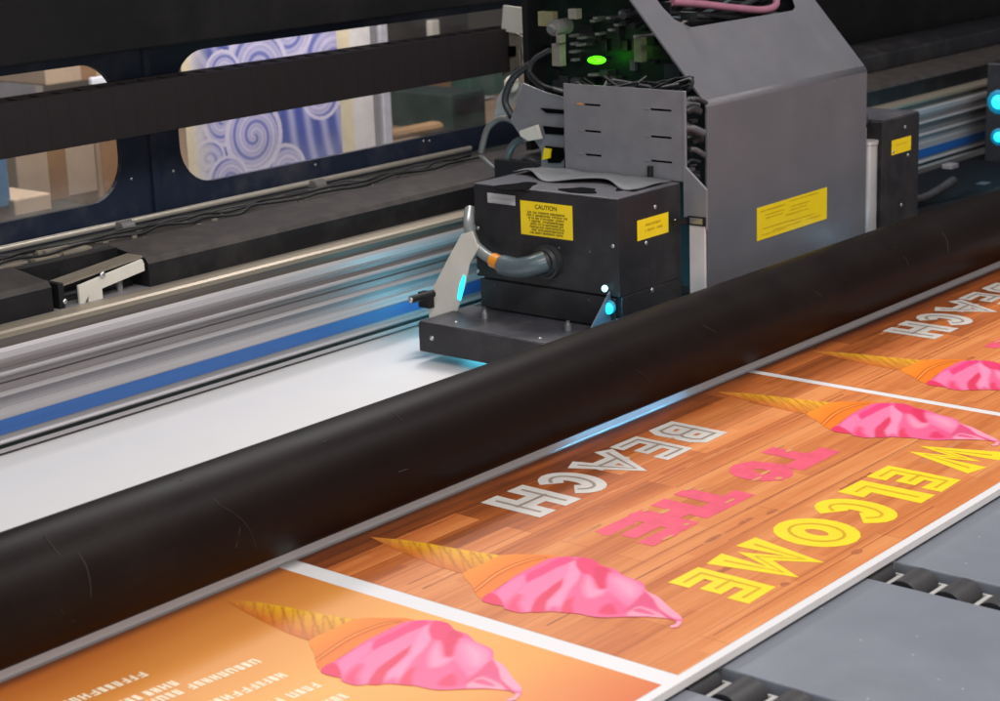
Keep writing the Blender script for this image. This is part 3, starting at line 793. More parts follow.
# left lamp housing
XL, XR, YF, YK, ZL, ZH = 2.845, 3.052, 2.130, 2.492, .083, .338
mb = MB(); mb.box(XL, XR, YF, YK, .15, ZH); mb.box(XL + .008, XR, YF + .0, YK - .012, .05, .1495)
lh = obj('lamp_housing', mb, BLK, car, bevel=.002, label='left black lamp housing with a yellow caution label')
mb = MB(); mb.box(XL - .0015, XL + .003, YF + .01, YK - .01, .088, .147); obj('lower_flap', mb, BLK, lh, bevel=.001)
# top lid; dark patches laid on it stand in for shaded openings
mb = MB(); mb.box(XL + .001, XR - .001, YF + .001, YK - .001, ZH + .0004, ZH + .004); obj('housing_lid', mb, DKG, lh, bevel=.001)
for (u, v), (dx, dy) in (((517, 186), (.05, .035)), ((580, 190), (.028, .04)), ((630, 187), (.045, .012))):
    x, y = on_z(u, v, ZH + .005)
    mb = MB(); vs = [(x + dx * math.cos(t), y + dy * math.sin(t) * (1 + .3 * math.cos(3 * t))) for t in [i * PI / 10 for i in range(20)]]
    mb.prism(vs, 'z', ZH + .0041, ZH + .0052); obj('lid_dark_patch', mb, GAPM, lh)
mb = MB(); ni, nj = 8, 30; vs = []
for i in range(ni + 1):
    for j in range(nj + 1):
        yv = 2.150 + .335 * j / nj; f = 1 - i / ni; xf = 2.945 + .022 * math.sin(yv * 31 + .6); xv = xf + (3.056 - xf) * i / ni
        vs.append((xv, yv, .3445 + f ** 1.5 * .0045 * (1 + math.sin(yv * 36 + 1.5)) + .0015 * math.sin(yv * 60 + i)))
mb.add(vs, [(i * (nj + 1) + j, i * (nj + 1) + j + 1, (i + 1) * (nj + 1) + j + 1, (i + 1) * (nj + 1) + j) for i in range(ni) for j in range(nj)], 0, True)
obj('warped_cover_sheet', mb, mat('dusty_grey_sheet', (92, 92, 94), .6, var=.2, vscale=20, spec=.3), lh, solid=.002)
def label_x(name, x, y0, y1, z0, z1, m, parent, title=None, lines=0, lab=None, ink=INKD):
    """label on a face that looks towards -X; y0 = left edge (larger y)"""
    mb = MB(); mb.box(x - .0010, x - .0002, y1, y0, z0, z1)
    w = y0 - y1; h = z1 - z0
    P = lambda u, v: (x - .0014, y0 - u, z0 + v)
    vtop = h * .93
    if title:
        vs, fs = text_mesh(title, h * .18, .0002)
        mb.add([P(w / 2 + a, h * .80 + b) for a, b in vs], fs, 1); vtop = h * .74
    for i in range(lines):
        hh = h * .062; v = vtop - (i + 1) * (vtop - h * .06) / lines
        ins = random.uniform(.10, .2) * w
        scrawl(mb, ins, w - ins, v, hh, P, 1)
    return obj(name, mb, [m, ink], parent, label=lab)
def label_y(name, y, x0, x1, z0, z1, m, parent, rows, ink=INKM, lab=None):
    mb = MB(); mb.box(x0, x1, y - .0010, y - .0002, z0, z1)
    P = lambda u, v: (x0 + u, y - .0014, z0 + v)
    w = x1 - x0; h = z1 - z0
    for (u0, u1, v, hh) in rows: scrawl(mb, u0 * w, u1 * w, v * h, hh * h, P, 1)
    return obj(name, mb, [m, ink], parent, label=lab)
label_x('caution_label', XL, 2.370, 2.240, .2505, .3185, YEL, lh, 'CAUTION', 8, lab='yellow caution label')
label_x('plate_label', XL, 2.455, 2.383, .306, .326, WLAB, lh, None, 2, lab='small pale label', ink=CABG)
label_y('side_label', YF, 2.905, 3.008, .250, .290, YEL, lh, [(.25, .75, .62, .12), (.2, .8, .35, .12)], lab='small yellow label')
for (u, v) in ((478, 228), (613, 246), (478, 271), (559, 248), (590, 252), (495, 285), (589, 300)):
    y, z = on_x(u, v, XL)
    mb = MB(); mb.dome((XL - .0005, y, z), (-1, 0, 0), .0042 if u in (478, 613) else .003); obj('screw', mb, STEEL if u in (478, 613) else DKG, lh)
for (u, v) in ((655, 207), (646, 243), (652, 290), (675, 221)):
    x, z = on_y(u, v, YF)
    mb = MB(); mb.dome((x, YF - .0005, z), (0, -1, 0), .0045); obj('screw', mb, STEEL, lh)
# cable gland and cable
gy, gz = on_x(549, 261, XL)
mb = MB(); mb.cyl((XL, gy, gz), (XL - .014, gy, gz), .034, n=28); mb.cyl((XL - .014, gy, gz), (XL - .022, gy, gz), .030, .027, n=28)
mb.cyl((XL - .022, gy, gz), (XL - .046, gy + .004, gz), .025, .021, n=28)
obj('cable_gland', mb, CABLE, lh)
AX = lambda u, v, X: (X,) + tuple(on_x(u, v, X))
mb = MB(); mb.tube([AX(546, 261, 2.815), AX(534, 265, 2.80), AX(518, 268, 2.795), AX(503, 265, 2.80)], .0205, n=18)
obj('lamp_cable', mb, TEAL, lh)
mb = MB(); mb.tube([AX(506, 266, 2.80), AX(492, 259, 2.805), AX(482, 252, 2.812), AX(474, 243, 2.82), (2.83,) + tuple(on_x(469, 226, 2.83)), (2.87,) + tuple(on_x(470, 210, 2.87))], .0115, n=14)
obj('lamp_cable', mb, mat('translucent_grey_hose', (122, 126, 124), .3), lh)
mb = MB(); mb.tube([AX(500, 263, 2.80), AX(493, 260, 2.803)], .0150, n=16); obj('cable_band', mb, ORNG, lh)
# tray
mb = MB(); mb.box(2.693, 2.90, 2.09, 2.520, .022, .082)
tray = obj('lamp_tray', mb, BLK, car, bevel=.0018)
mb = MB(); mb.box(2.695, 2.852, 2.10, 2.518, .0822, .0842); obj('tray_plate', mb, DKG, tray, bevel=.0006)
for (u, v) in ((432, 338),):
    y, z = on_x(u, v, 2.693); mb = MB(); mb.dome((2.6925, y, z), (-1, 0, 0), .0055, .004); obj('screw', mb, STEEL, tray)
for (u, v) in ((456, 322), (540, 338)):
    x, y = on_z(u, v, .084); mb = MB(); mb.dome((x, y, .0842), (0, 0, 1), .004); obj('screw', mb, STEEL, tray)
for (u, v) in ((485, 318), (568, 330)):
    x, y = on_z(u, v, .084); mb = MB(); mb.cyl((x, y, .084), (x, y, .096), .007, n=12); mb.cyl((x, y, .096), (x, y, .102), .004, n=12); obj('standoff', mb, STEEL, tray)
# gusset
mb = MB(); mb.prism([(2.765, .0845), (2.8425, .0845), (2.8425, .160)], 'y', 2.150, 2.154); obj('gusset', mb, mat('blue_lit_gusset', (74, 84, 98), .4), car)  # blue lamp glow put into the gusset's colour
# cream guard at left of tray
G = [on_x(u, v, 2.80) for u, v in ((430, 317), (428, 298), (436, 283), (450, 256), (462, 234), (473, 231), (479, 248), (470, 264), (466, 284), (456, 316))]
mb = MB(); mb.prism(G, 'x', 2.797, 2.801); obj('cream_guard', mb, CREAM, car, bevel=.001)
mb = MB(); y, z = on_x(424, 296, 2.78); mb.cyl((2.74, y, z), (2.80, y - .01, z + .003), .008, n=14); mb.box(2.782, 2.80, y - .012, y + .018, .084, z + .006)
obj('guard_pin', mb, BLK2, car)
mb = MB(); mb.dome((2.739, y, z), (-1, 0, 0), .0065); obj('screw', mb, STEEL, car)
# slotted bracket plate
def slotted(xp):
    z0, z1 = .342, .521; y0, y1 = 2.128, 2.425
    holes = []
    for zc in (.481, .427, .378):
        holes.append((2.331, 2.372, zc - .0022, zc + .0022)); holes.append((2.156, 2.207, zc - .0022, zc + .0022))
    ys = sorted({y0, y1} | {h[0] for h in holes} | {h[1] for h in holes}); zs = sorted({z0, z1} | {h[2] for h in holes} | {h[3] for h in holes})
    m = MB()
    for i in range(len(ys) - 1):
        for j in range(len(zs) - 1):
            cy, cz = (ys[i] + ys[i + 1]) / 2, (zs[j] + zs[j + 1]) / 2
            if any(h[0] < cy < h[1] and h[2] < cz < h[3] for h in holes): continue
            m.add([(xp, ys[i], zs[j]), (xp, ys[i + 1], zs[j]), (xp, ys[i + 1], zs[j + 1]), (xp, ys[i], zs[j + 1])], [(0, 1, 2, 3)])
    return m
sp = obj('slotted_plate', slotted(3.062), PLATE, car, solid=.003)
mb = MB(); mb.box(3.0665, 3.09, 2.16, 2.40, .35, .515); obj('slot_backing', mb, GAPM, sp)
mb = MB(); mb.prism([(2.1275, .521), (2.1275, .27), (2.073, .25), (2.073, .331), (2.122, .372), (2.122, .521)], 'x', 3.058, 3.064); obj('plate_flange', mb, PLATE, sp, bevel=.0006)
for zc, cc in ((.481, ORNG), (.427, STEEL), (.378, STEEL)):
    for yy in (2.384, 2.217):
        mb = MB(); mb.box(3.0595, 3.0605, yy - .008, yy + .006, zc - .0012, zc + .0016); obj('slot_tab', mb, STEEL if yy < 2.3 else cc, sp)
mb = MB(); mb.cyl((3.055, 2.205, ZH + .004), (3.055, 2.205, ZH + .03), .006, n=12); obj('knob', mb, BLK2, car)
# pale strip beside the cover
mb = MB(); mb.box(3.055, 3.062, 2.076, 2.112, .06, .258); obj('pale_strip', mb, mat('pinkish_pale_plate', (206, 192, 188), .4, var=.08, vscale=14), car, bevel=.001)
mb = MB(); mb.box(3.052, 3.063, 2.074, 2.114, .259, .276); mb.box(3.01, 3.052, 2.112, 2.118, .262, .274); obj('strip_clip', mb, BLK2, car)
mb = MB(); mb.box(3.0505, 3.0518, 2.078, 2.108, .262, .274); obj('clip_tab', mb, STEEL, car)
# big grey cover: bent sheet
T = .004
A = [(2.150, .045), (2.150, .474), (2.152, .480), (2.158, .487), (2.420, .778), (2.60, .80)]
XC0, XC1 = 3.172, 3.815
def bent(pts, x0, x1, holes=None):
    m = MB(); n = len(pts)
    for i in range(n - 1):
        (ya, za), (yb, zb) = pts[i], pts[i + 1]
        m.add([(x0, ya, za), (x1, ya, za), (x1, yb, zb), (x0, yb, zb)], [(0, 1, 2, 3)], 0, False)
    return m
m = MB(); m.add([(XC0, 2.150, .045), (XC1, 2.150, .045), (XC1, 2.150, .474), (XC0, 2.150, .474)], [(0, 1, 2, 3)], 0, False)
arcp = [(2.150, .474), (2.1508, .4785), (2.153, .4825), (2.1565, .4865)]
for i in range(3):
    (ya, za), (yb, zb) = arcp[i], arcp[i + 1]; m.add([(XC0, ya, za), (XC1, ya, za), (XC1, yb, zb), (XC0, yb, zb)], [(0, 1, 2, 3)], 0, True)
# sloping face with its opening
S0, S1 = Vector((2.1565, .4865)), Vector((2.42, .778))
SL = (S1 - S0).length; sd = (S1 - S0) / SL
def slp(x, s): return (x, S0.x + sd.x * s, S0.y + sd.y * s)
hl = [(3.30, .175), (3.70, .175), (3.725, .185), (3.74, .21), (3.74, .30), (3.255, .30), (3.255, .235), (3.265, .20)]
outer = [(XC0, 0), (XC1, 0), (XC1, SL), (XC0, SL)]
vs = [Vector(p) for p in outer + hl]; k = 4
ed = [(i, (i + 1) % k) for i in range(k)] + [(k + i, k + (i + 1) % len(hl)) for i in range(len(hl))]
r = delaunay_2d_cdt(vs, ed, [], 1, 1e-7)
m.add([slp(p.x, p.y) for p in r[0]], [tuple(f) for f in r[2] if not inside((sum(r[0][i].x for i in f) / 3, sum(r[0][i].y for i in f) / 3), hl)], 0, False)
m.add([(XC0, 2.42, .778), (XC1, 2.42, .778), (XC1, 2.62, .79), (XC0, 2.62, .79)], [(0, 1, 2, 3)])
cov = obj('carriage_cover', m, COVER, car, solid=.004)
x0l, z0l = on_y(756, 241, 2.15); x1l, z1l = on_y(826, 188, 2.15)
label_y('warning_label', 2.148, 3.357, 3.643, .1665, .2375, YEL, cov,
        [(.05, .38, .84, .045), (.45, .86, .90, .035), (.10, .38, .70, .035), (.46, .74, .72, .035), (.12, .36, .60, .035), (.46, .70, .62, .03), (.40, .48, .5, .035), (.46, .72, .5, .03), (.08, .50, .30, .035), (.46, .82, .28, .03), (.22, .62, .17, .03), (.70, .90, .17, .03), (.06, .40, .12, .03)],
        lab='large yellow warning label')
# interior of the carriage
mb = MB(); mb.box(3.30, 3.80, 2.20, 2.68, .06, .44); mb.box(3.45, 3.80, 2.36, 2.68, .44, .58); mb.prism([(2.66, .442), (2.17, .442), (2.17, .47), (2.43, .745), (2.66, .745)], 'x', 3.795, 3.812)
obj('carriage_body', mb, BLK, car, bevel=.003)
mb = MB(); mb.box(on_y(545, 230, 2.56)[0], 3.80, 2.56, 2.70, .10, .33); obj('carriage_slider', mb, BLK, car, bevel=.003)
mb = MB(); mb.prism([(2.66, .445), (2.20, .445), (2.20, .49), (2.43, .735), (2.66, .735)], 'x', 3.30, 3.31)
pcb = obj('circuit_board', mb, PCB, car)
mb = MB(); mb.box(on_y(529, 70, 2.66)[0], 3.78, 2.66, 2.675, .34, .72); obj('back_plate', mb, BLK2, car)
mb = MB(); mb.box(on_y(508, 0, 2.66)[0], 3.78, 2.44, 2.66, .742, .755); obj('top_rim', mb, DKG, car, bevel=.002)
def at_x(u, v, X): y, z = on_x(u, v, X); return X, y, z
random.seed(3)
for i in range(42):
    X, y, z = at_x(random.uniform(545, 690), random.uniform(8, 98), 3.296)
    w, h, d = random.uniform(.006, .022), random.uniform(.004, .016), random.uniform(.004, .02)
    mb = MB(); mb.box(3.2995 - d, 3.2995, y - w, y + w, z - h, z + h)
    obj('board_component', mb, random.choice((CHIP, CHIP, CHIP, CHIP, CABLE, DKG)), pcb, bevel=.001)
for u, v in ((595, 18), (608, 18), (592, 21), (616, 25), (610, 30), (597, 34), (571, 36), (572, 44), (571, 52), (573, 60), (578, 45), (579, 38), (590, 75), (594, 75)):
    X, y, z = at_x(u, v, 3.27)
    mb = MB(); mb.box(X, 3.2995, y - .006, y + .006, z - .0025, z + .0025); obj('solder_pad', mb, STEEL, pcb)
X, y, z = at_x(597, 60, 3.255)
DIMC = mat('dusty_grey_connector', (120, 117, 106), .5, var=.15)
LEDM = emit('green_led_light', (70, 255, 14), 3.2)
mb = MB(); mb.box(X, 3.299, y - .004, y + .004, z - .004, z + .004); obj('led_post', mb, CHIP, pcb)
mb = MB(); mb.dome((X - .0005, y, z), (-1, 0, .25), .018, .010); led = obj('led', mb, LEDM, pcb); led['label'] = 'lit green indicator lamp'
for v in led.data.vertices: v.co.z = (v.co.z - (z - .02)) * .48 + (z - .02); v.co.y = (v.co.y - (y - 2.35)) * 1.35 + (y - 2.35)
for (u0, v0, u1, v1, X, mt) in ((552, 44, 560, 66, 3.2, DIMC), (634, 38, 641, 62, 3.25, mat('pale_green_block', (104, 112, 82), .4)), (538, 12, 552, 26, 3.2, mat('khaki_connector', (118, 114, 84), .5)), (568, 9, 576, 19, 3.2, DIMC), (556, 35, 560, 43, 3.19, DIMC)):
    y0, z0 = on_x(u0, v1, X); y1, z1 = on_x(u1, v0, X)
    mb = MB(); mb.box(X, X + .02, min(y0, y1), max(y0, y1), min(z0, z1), max(z0, z1)); obj('connector', mb, mt, car, bevel=.001)
X, y, z = at_x(553, 28, 3.19)
mb = MB(); mb.cyl((X, y, z), (X + .05, y, z), .017, n=18); mb.cyl((X - .01, y - .0, z - .004), (X, y, z), .010, n=14); obj('round_fitting', mb, CABG, car)
# cables inside and in the opening
cb = []
for k in range(11):
    u0 = random.uniform(545, 620); pts = []
    for j in range(5):
        X = 3.13 + .02 * math.sin(j + k) + k * .004
        u = u0 + j * random.uniform(18, 30); v = 86 + random.uniform(-7, 7) + (4 if j in (1, 2) else -3)
        y, z = on_x(min(u, 690), v, X); pts.append((X, y, z))
    mb = MB(); mb.tube(pts, random.choice((.002, .003, .004)), n=8)
    obj('cable', mb, random.choice((CABLE, BLK2, BLK2, BLK2)), car)
for k, (zz, mt, r) in enumerate(((0, BLK2, .007), (.012, CABLE, .008), (.02, TEAL, .004), (.03, CABLE, .007), (.006, CABG, .0035), (.036, BLK2, .006))):
    pts = []
    for j in range(6):
        x = 3.20 + j * .11; s = .235 + .02 * math.sin(j * 1.3 + k) + zz * 1.5
        q = slp(x, s); pts.append((q[0], q[1] + .035, q[2] - .035 - .004 * k))
    mb = MB(); mb.tube(pts, r, n=10); obj('cable', mb, mt, car)
pts = []
for u, v in ((672, 2), (700, 4), (735, 8), (762, 10), (775, 6), (776, -4)):
    d = ray(u, v); P1 = Vector((0, 2.30, .60))
    nrm = Vector((0, -sd.y, sd.x)); q0 = Vector(slp(3.4, .2)) + Vector((0, .02, -.02)); t = (q0 - CAM).dot(nrm) / d.dot(nrm); pts.append(tuple(CAM + d * t))
mb = MB(); mb.tube(pts, .0085, n=12); obj('cable', mb, PINKC, car, label='thick pink cable')
# left side bracket, hoses, acrylic-looking guard
def poly_x(uv, X, th, m, name, par=car, bev=.0008):
    mb = MB(); mb.prism([on_x(u, v, X) for u, v in uv], 'x', X, X + th); return obj(name, mb, m, par, bevel=bev)
poly_x([(523, 83), (545, 92), (566, 98), (563, 176), (541, 178), (541, 150), (534, 140), (524, 142), (510, 120)], 3.14, .004, PLATE, 'side_bracket')
for uv in ([(540, 108), (565, 110), (565, 114), (546, 113)], [(543, 126), (563, 128), (563, 135), (545, 134)], [(545, 146), (563, 148), (564, 158), (560, 163), (548, 163)]):
    poly_x(uv, 3.136, .003, GAPM, 'bracket_dark_patch', bev=0)  # dark plates in front of the bracket imitate its shaded openings
poly_x([(544, 148), (551, 149), (550, 158), (542, 160)], 3.131, .003, YEL, 'yellow_tag', bev=0)
poly_x([(519, 131), (536, 125), (540, 139), (528, 141), (520, 136)], 3.12, .01, CREAM, 'clip')
poly_x([(503, 119), (519, 96), (524, 99), (523, 86), (516, 80), (505, 85), (497, 98), (494, 118)], 3.20, .002, mat('clear_smoky_guard', (170, 172, 172), .25, var=.1), 'plastic_flap')
poly_x([(500, 32), (516, 33), (523, 37), (519, 50), (520, 66), (502, 76)], 3.56, .006, TAN, 'chain_bracket')
poly_x([(503, 5), (524, 8), (522, 34), (501, 31)], 3.55, .006, CREAM, 'upper_bracket')
poly_x([(508, 46), (515, 46), (515, 56), (508, 57)], 3.555, .004, GAPM, 'bracket_hole_patch', bev=0)  # dark plate imitates a shaded hole
for pts_, r, mt in (([(481, 152), (488, 128), (503, 118), (520, 126), (528, 138)], .007, CABG), ([(506, 180), (507, 160), (516, 142), (534, 136)], .008, TEAL),
                    ([(530, 64), (513, 78), (505, 100), (512, 116)], .008, CABLE), ([(525, 66), (540, 84), (560, 90), (600, 92)], .006, BLK2), ([(545, 90), (530, 75), (534, 60), (550, 50)], .006, CABLE),
                    ([(510, 118), (528, 122), (545, 116), (560, 118)], .006, BLK2), ([(512, 175), (525, 160), (540, 165), (556, 172)], .006, CABLE), ([(480, 155), (500, 172), (525, 176)], .005, CABG)):
    mb = MB(); mb.tube([at_x(u, v, 3.17) for u, v in pts_], r, n=10); obj('hose', mb, mt, car)
mb = MB(); mb.dome(at_x(512, 84, 3.19), (-1, 0, .3), .020, .015); obj('pale_cap', mb, CREAM, car)
# stuff between slotted plate and cover
random.seed(12)
for k in range(20):
    u, v = random.uniform(684, 696), random.uniform(102, 180); X, y, z = at_x(u, v, 3.11 + random.random() * .04); mb = MB()
    a = random.uniform(-1, 1); l = random.uniform(.005, .014)
    if k % 3: mb.tube([(X, y + l, z + a * l), (X + .01, y + .2 * l, z + .006), (X + .03, y - l, z - a * l)], random.uniform(.003, .009), n=10)
    else: mb.box(X, X + .02, y - l * .6, y + l * .5, z - l * .4, z + l * .3)
    obj('inner_fitting', mb, random.choice((CABLE, BLK2, BLK2, CHIP, DKG, DKG)), car, bevel=0 if k % 3 else .001)
# right lamp housing
mb = MB(); mb.box(3.895, 4.072, 2.15, 2.44, .02, .349)
rh = obj('lamp_housing', mb, BLK, car, bevel=.002, label='right black lamp housing with a small yellow label')
mb = MB(); mb.box(3.897, 4.070, 2.152, 2.438, .3494, .353); obj('housing_lid', mb, DKG, rh)
label_y('side_label', 2.15, 3.938, 4.030, .266, .300, YEL, rh, [(.2, .8, .6, .06)], lab='small yellow label')
for (u, v) in ((905, 127), (908, 155), (893, 152), (901, 205)):
    x, z = on_y(u, v, 2.15); mb = MB(); mb.dome((x, 2.1495, z), (0, -1, 0), .0042); obj('screw', mb, STEEL, rh)
mb = MB(); mb.cyl((3.868, 2.172, .07), (3.868, 2.172, .30), .021, n=24); mb.cyl((3.868, 2.172, .301), (3.868, 2.172, .309), .023, n=24)
obj('silver_cylinder', mb, mat('satin_steel', (196, 192, 190), .35, metal=.4, var=.05), car)
mb = MB(); mb.box(3.822, 3.832, 2.155, 2.17, .09, .345); obj('cover_flange', mb, PLATE, car, bevel=.002)
mb = MB(); mb.cyl((3.87, 2.22, .345), (3.87, 2.22, .365), .04, n=24); mb.box(3.83, 3.89, 2.20, 2.40, .20, .345); obj('side_motor', mb, DKG, car, bevel=.002)

# ---------------------------------------------------------------- right-hand end block with a lit ultraviolet lamp
eb = empty('end_unit', (4.9, 2.4, .0), 'dark end unit with glowing cyan lamp at the right edge behind the tube', 'lamp unit')
x0, z0 = on_y(984, 120, 2.60); EX0 = x0
mb = MB(); mb.box(x0 + .01, x0 + .5, 2.34, 2.60, 0.0, .31); obj('unit_body', mb, BLK, eb, bevel=.004)
mb = MB(); mb.box(4.15, 5.6, 2.30, 2.66, .0005, .012); obj('base_plate', mb, mat('matt_black_base', (16, 16, 19), .8, spec=.1), eb)
CYD = emit('dim_cyan_glow', (14, 110, 140), .4)  # dim emission for the glow imitated around the bright lamp cores
CY = emit('cyan_lamp_glow', (40, 215, 240), 1.6)
for (u, v, r) in ((999, 102, .028), (999, 137, .020)):
    y, z = on_x(u, v, EX0 + .009)
    mb = MB(); mb.dome((EX0 + .009, y, z), (-1, -.1, 0), r * 1.35, r * .2); o = obj('lamp_halo', mb, CYD, eb)  # outer dome added as soft glow around the core
    mb = MB(); mb.dome((EX0 + .007, y, z), (-1, -.1, 0), r * .8, r * .5); obj('lamp_core', mb, CY, o)
mb = MB(); mb.tube([(4.35, 2.45, .012), (4.40, 2.42, .12), (4.34, 2.40, .17), (4.28, 2.38, .19)], .008); obj('hose', mb, CABLE, eb)
mb = MB(); mb.tube([(4.25, 2.5, .02), (4.4, 2.45, .05), (4.6, 2.42, .03), (4.75, 2.4, .06)], .012); obj('hose', mb, CABLE, eb)
for (u, v) in ((952, 166), (985, 185)):
    x, z = on_y(u, v, 2.42); mb = MB(); mb.box(x - .02, x + .02, 2.41, 2.44, z - .006, z + .006); obj('bracket', mb, PLATE if u < 960 else DKG, eb, bevel=.001)

# ---------------------------------------------------------------- ultraviolet lamps' own emitting windows
UV = emit('ultraviolet_lamp_window', (30, 200, 240), 6)
def uvbox(name, x0, x1, y0, y1, z0, z1, s=UV):
    mb = MB(); mb.box(x0, x1, y0, y1, z0, z1); return obj(name, mb, s, car)
y, z = on_x(461, 288, 2.80)
G2 = [on_x(u, v, 2.794) for u, v in ((457, 299), (459, 285), (463, 275), (465, 278), (463, 290), (460, 301))]
mb = MB(); mb.prism(G2, 'x', 2.7945, 2.7965); obj('lamp_glow_window', mb, CY, car)
yy, zz = on_x(609, 306, 2.838)
mb = MB(); mb.dome((2.838, yy, zz - .002), (-1, -.2, 0), .015, .005); obj('halo_glow', mb, CYD, car)  # dim dome added to imitate the halo around this lamp
mb = MB(); mb.dome((2.834, yy, zz - .004), (-1, -.2, 0), .012, .008); obj('lamp_glow_window', mb, CY, car)
mb = MB(); mb.dome((2.836, yy + .008, zz + .034), (-1, -.2, .3), .007, .004); obj('lamp_glow_window', mb, emit('pale_lamp_glow', (190, 240, 250), 1.2), car)
uvbox('lamp_glow_window', 2.93, 3.05, 2.20, 2.45, .040, .044)

# ---------------------------------------------------------------- workshop beyond the windows
mb = MB(); mb.box(-4, 16, -4, 14, -.95, -.90)
fl = obj('floor', mb, mat('workshop_floor', (120, 116, 112), .6, var=.1, vscale=2)); fl['kind'] = 'structure'
mb = MB(); mb.box(-4, 16, 7.5, 7.6, -.9, 3.2)
wl = obj('wall', mb, mat('workshop_wall', (110, 98, 86), .8, var=.12, vscale=1.5)); wl['kind'] = 'structure'
# banner with painted waves
YN = 3.80
def NP(u, v): return on_y(u, v, YN)
bx0, bx1 = NP(184, 110)[0], NP(372, 90)[0]
bz0, bz1 = -.15, .95
art0, art1 = NP(192, 110)[0], NP(337, 90)[0]
SP = []
for (u, v, r, ph, tw) in ((333, 62, 38, .3, 1.8), (290, 28, 26, 1.2, 1.8), (257, 68, 34, 2.0, 2.2), (222, 72, 18, .5, 1.8), (196, 96, 16, .9, 1.8), (222, 122, 20, .2, 1.8), (286, 172, 24, .4, 1.6), (208, 160, 17, 1.1, 2.2), (254, 136, 31, .8, 2.5), (228, 182, 22, 2.2, 1.8), (322, 94, 22, 1.9, 1.6)):
    x, z = NP(u, v); x2, z2 = NP(u + r * .5, v - r * .1); SP.append((x, z, r / 305.0, ph, tw))
def wave_col(x, z):
    w = x * 44 + 6 * math.sin(z * 5 + x * 3) + 2 * math.sin(z * 11)
    t = .5 + .5 * math.sin(w * 1.7)
    c = mixc((lin(84), lin(98), lin(178)), (lin(186), lin(184), lin(226)), t ** 2)
    for (cx, cz, r, ph, tw) in SP:
        dx, dz = (x - cx) * .95, z - cz; d = math.hypot(dx, dz)
        if d < r:
            a = math.atan2(dz, dx); s = (d / r * tw + a / (2 * PI) + ph) % 1
            k = .5 + .5 * math.cos(2 * PI * s); k2 = .5 + .5 * math.cos(6 * PI * s)
            c = mixc(mixc((lin(226), lin(218), lin(240)), (lin(188), lin(182), lin(222)), k2), (lin(120), lin(126), lin(196)), k ** 4)
            if d > r * .86: c = (lin(230), lin(222), lin(242))
    e = (x - art0) / .07
    if e < 1: c = mixc((lin(236), lin(226), lin(214)), c, max(0, e))
    return c
nx, nz = 300, 400
vs = []; cs = []
for j in range(nz + 1):
    z = bz0 + (bz1 - bz0) * j / nz
    for i in range(nx + 1):
        x = bx0 + (bx1 - bx0) * i / nx; vs.append((x, YN, z))
        if x < art0 or x > art1 + .012: cs.append((lin(244), lin(226), lin(190)) if x < art1 + .06 else (lin(240), lin(232), lin(226)))
        else: cs.append(wave_col(x, z))
fs = [(j * (nx + 1) + i, j * (nx + 1) + i + 1, (j + 1) * (nx + 1) + i + 1, (j + 1) * (nx + 1) + i) for j in range(nz) for i in range(nx)]
ban = empty('hanging_banner', ((bx0 + bx1) / 2, YN, bz0), 'hanging banner with lavender and blue swirling wave pattern seen through the right window', 'banner')
L0 = ban.location
me = bpy.data.meshes.new('banner_cloth'); me.from_pydata([(x - L0.x, y - L0.y + .004 * math.sin(x * 9), z - L0.z) for x, y, z in vs], [], fs)
at = me.color_attributes.new('ink', 'FLOAT_COLOR', 'POINT')
for i, c in enumerate(cs): at.data[i].color = (*c, 1)
me.materials.append(vcol_mat('banner_ink', .5, .04)); bo = bpy.data.objects.new('banner_cloth', me); COL.objects.link(bo); bo.parent = ban
md = bo.modifiers.new('s', 'SOLIDIFY'); md.thickness = .002
mb = MB(); mb.cyl((bx0 - .05, YN, bz1), (bx1 + .05, YN, bz1), .02); obj('top_bar', mb, PLATE, ban)
def bg(name, u0, u1, v0, v1, Y, depth, m, label, cat, group=None, bev=.005, zmin=-.9, parts=None):
    x0, za = on_y(u0, (v0 + v1) / 2, Y); x1, zb = on_y(u1, (v0 + v1) / 2, Y)
    zt = on_y((u0 + u1) / 2, v0, Y)[1]; zb_ = zmin if v1 is None else on_y((u0 + u1) / 2, v1, Y)[1]
    root = empty(name, ((x0 + x1) / 2, Y + depth / 2, zb_), label, cat, group)
    mb = MB(); mb.box(x0, x1, Y, Y + depth, zb_, zt); obj('body', mb, m, root, bevel=bev)
    return root, (x0, x1, zb_, zt)
CARD = mat('cardboard', (140, 116, 92), .8, var=.1, vscale=5)
CARD2 = mat('pale_cardboard', (172, 148, 122), .8, var=.08, vscale=5)
TAPE = mat('brown_tape', (140, 104, 72), .4)
def carton(u0, u1, v0, v1, Y, m, label):
    r_, (x0, x1, z0, z1) = bg('cardboard_box', u0, u1, v0, v1, Y, .4, m, label, 'cardboard box', 'cardboard boxes behind the left window')
    xm = (x0 + x1) / 2; mb = MB(); mb.box(xm - .03, xm + .03, Y - .002, Y - .0005, z0 + .002, z1 - .002); obj('tape', mb, TAPE, r_)
carton(16, 96, 122, 200, 4.3, CARD2, 'big pale cardboard box seen through the left window')
carton(97, 122, 118, 205, 4.5, CARD, 'narrow brown cardboard box at the right side of the left window')
carton(45, 130, 62, 80, 5.0, CARD2, 'flat tan cardboard box high in the left window')
carton(-60, 12, 150, 215, 4.7, mat('dark_carton', (110, 90, 74), .8), 'dark brown cardboard box at the lower left of the left window')
r_, q = bg('blue_bin', -60, 9, 140, 214, 4.02, .3, mat('blue_plastic', (76, 108, 136), .5), 'blue plastic bin at the left edge of the left window', 'bin')
mb = MB(); mb.box(q[0] - .01, q[1] + .01, 4.01, 4.33, q[3], q[3] + .02); obj('rim', mb, BLUE, r_)
r_, q = bg('paper_stack', 14, 52, 196, 214, 4.0, .25, CARD2, 'low pale stack of paper at the bottom of the left window', 'paper stack')
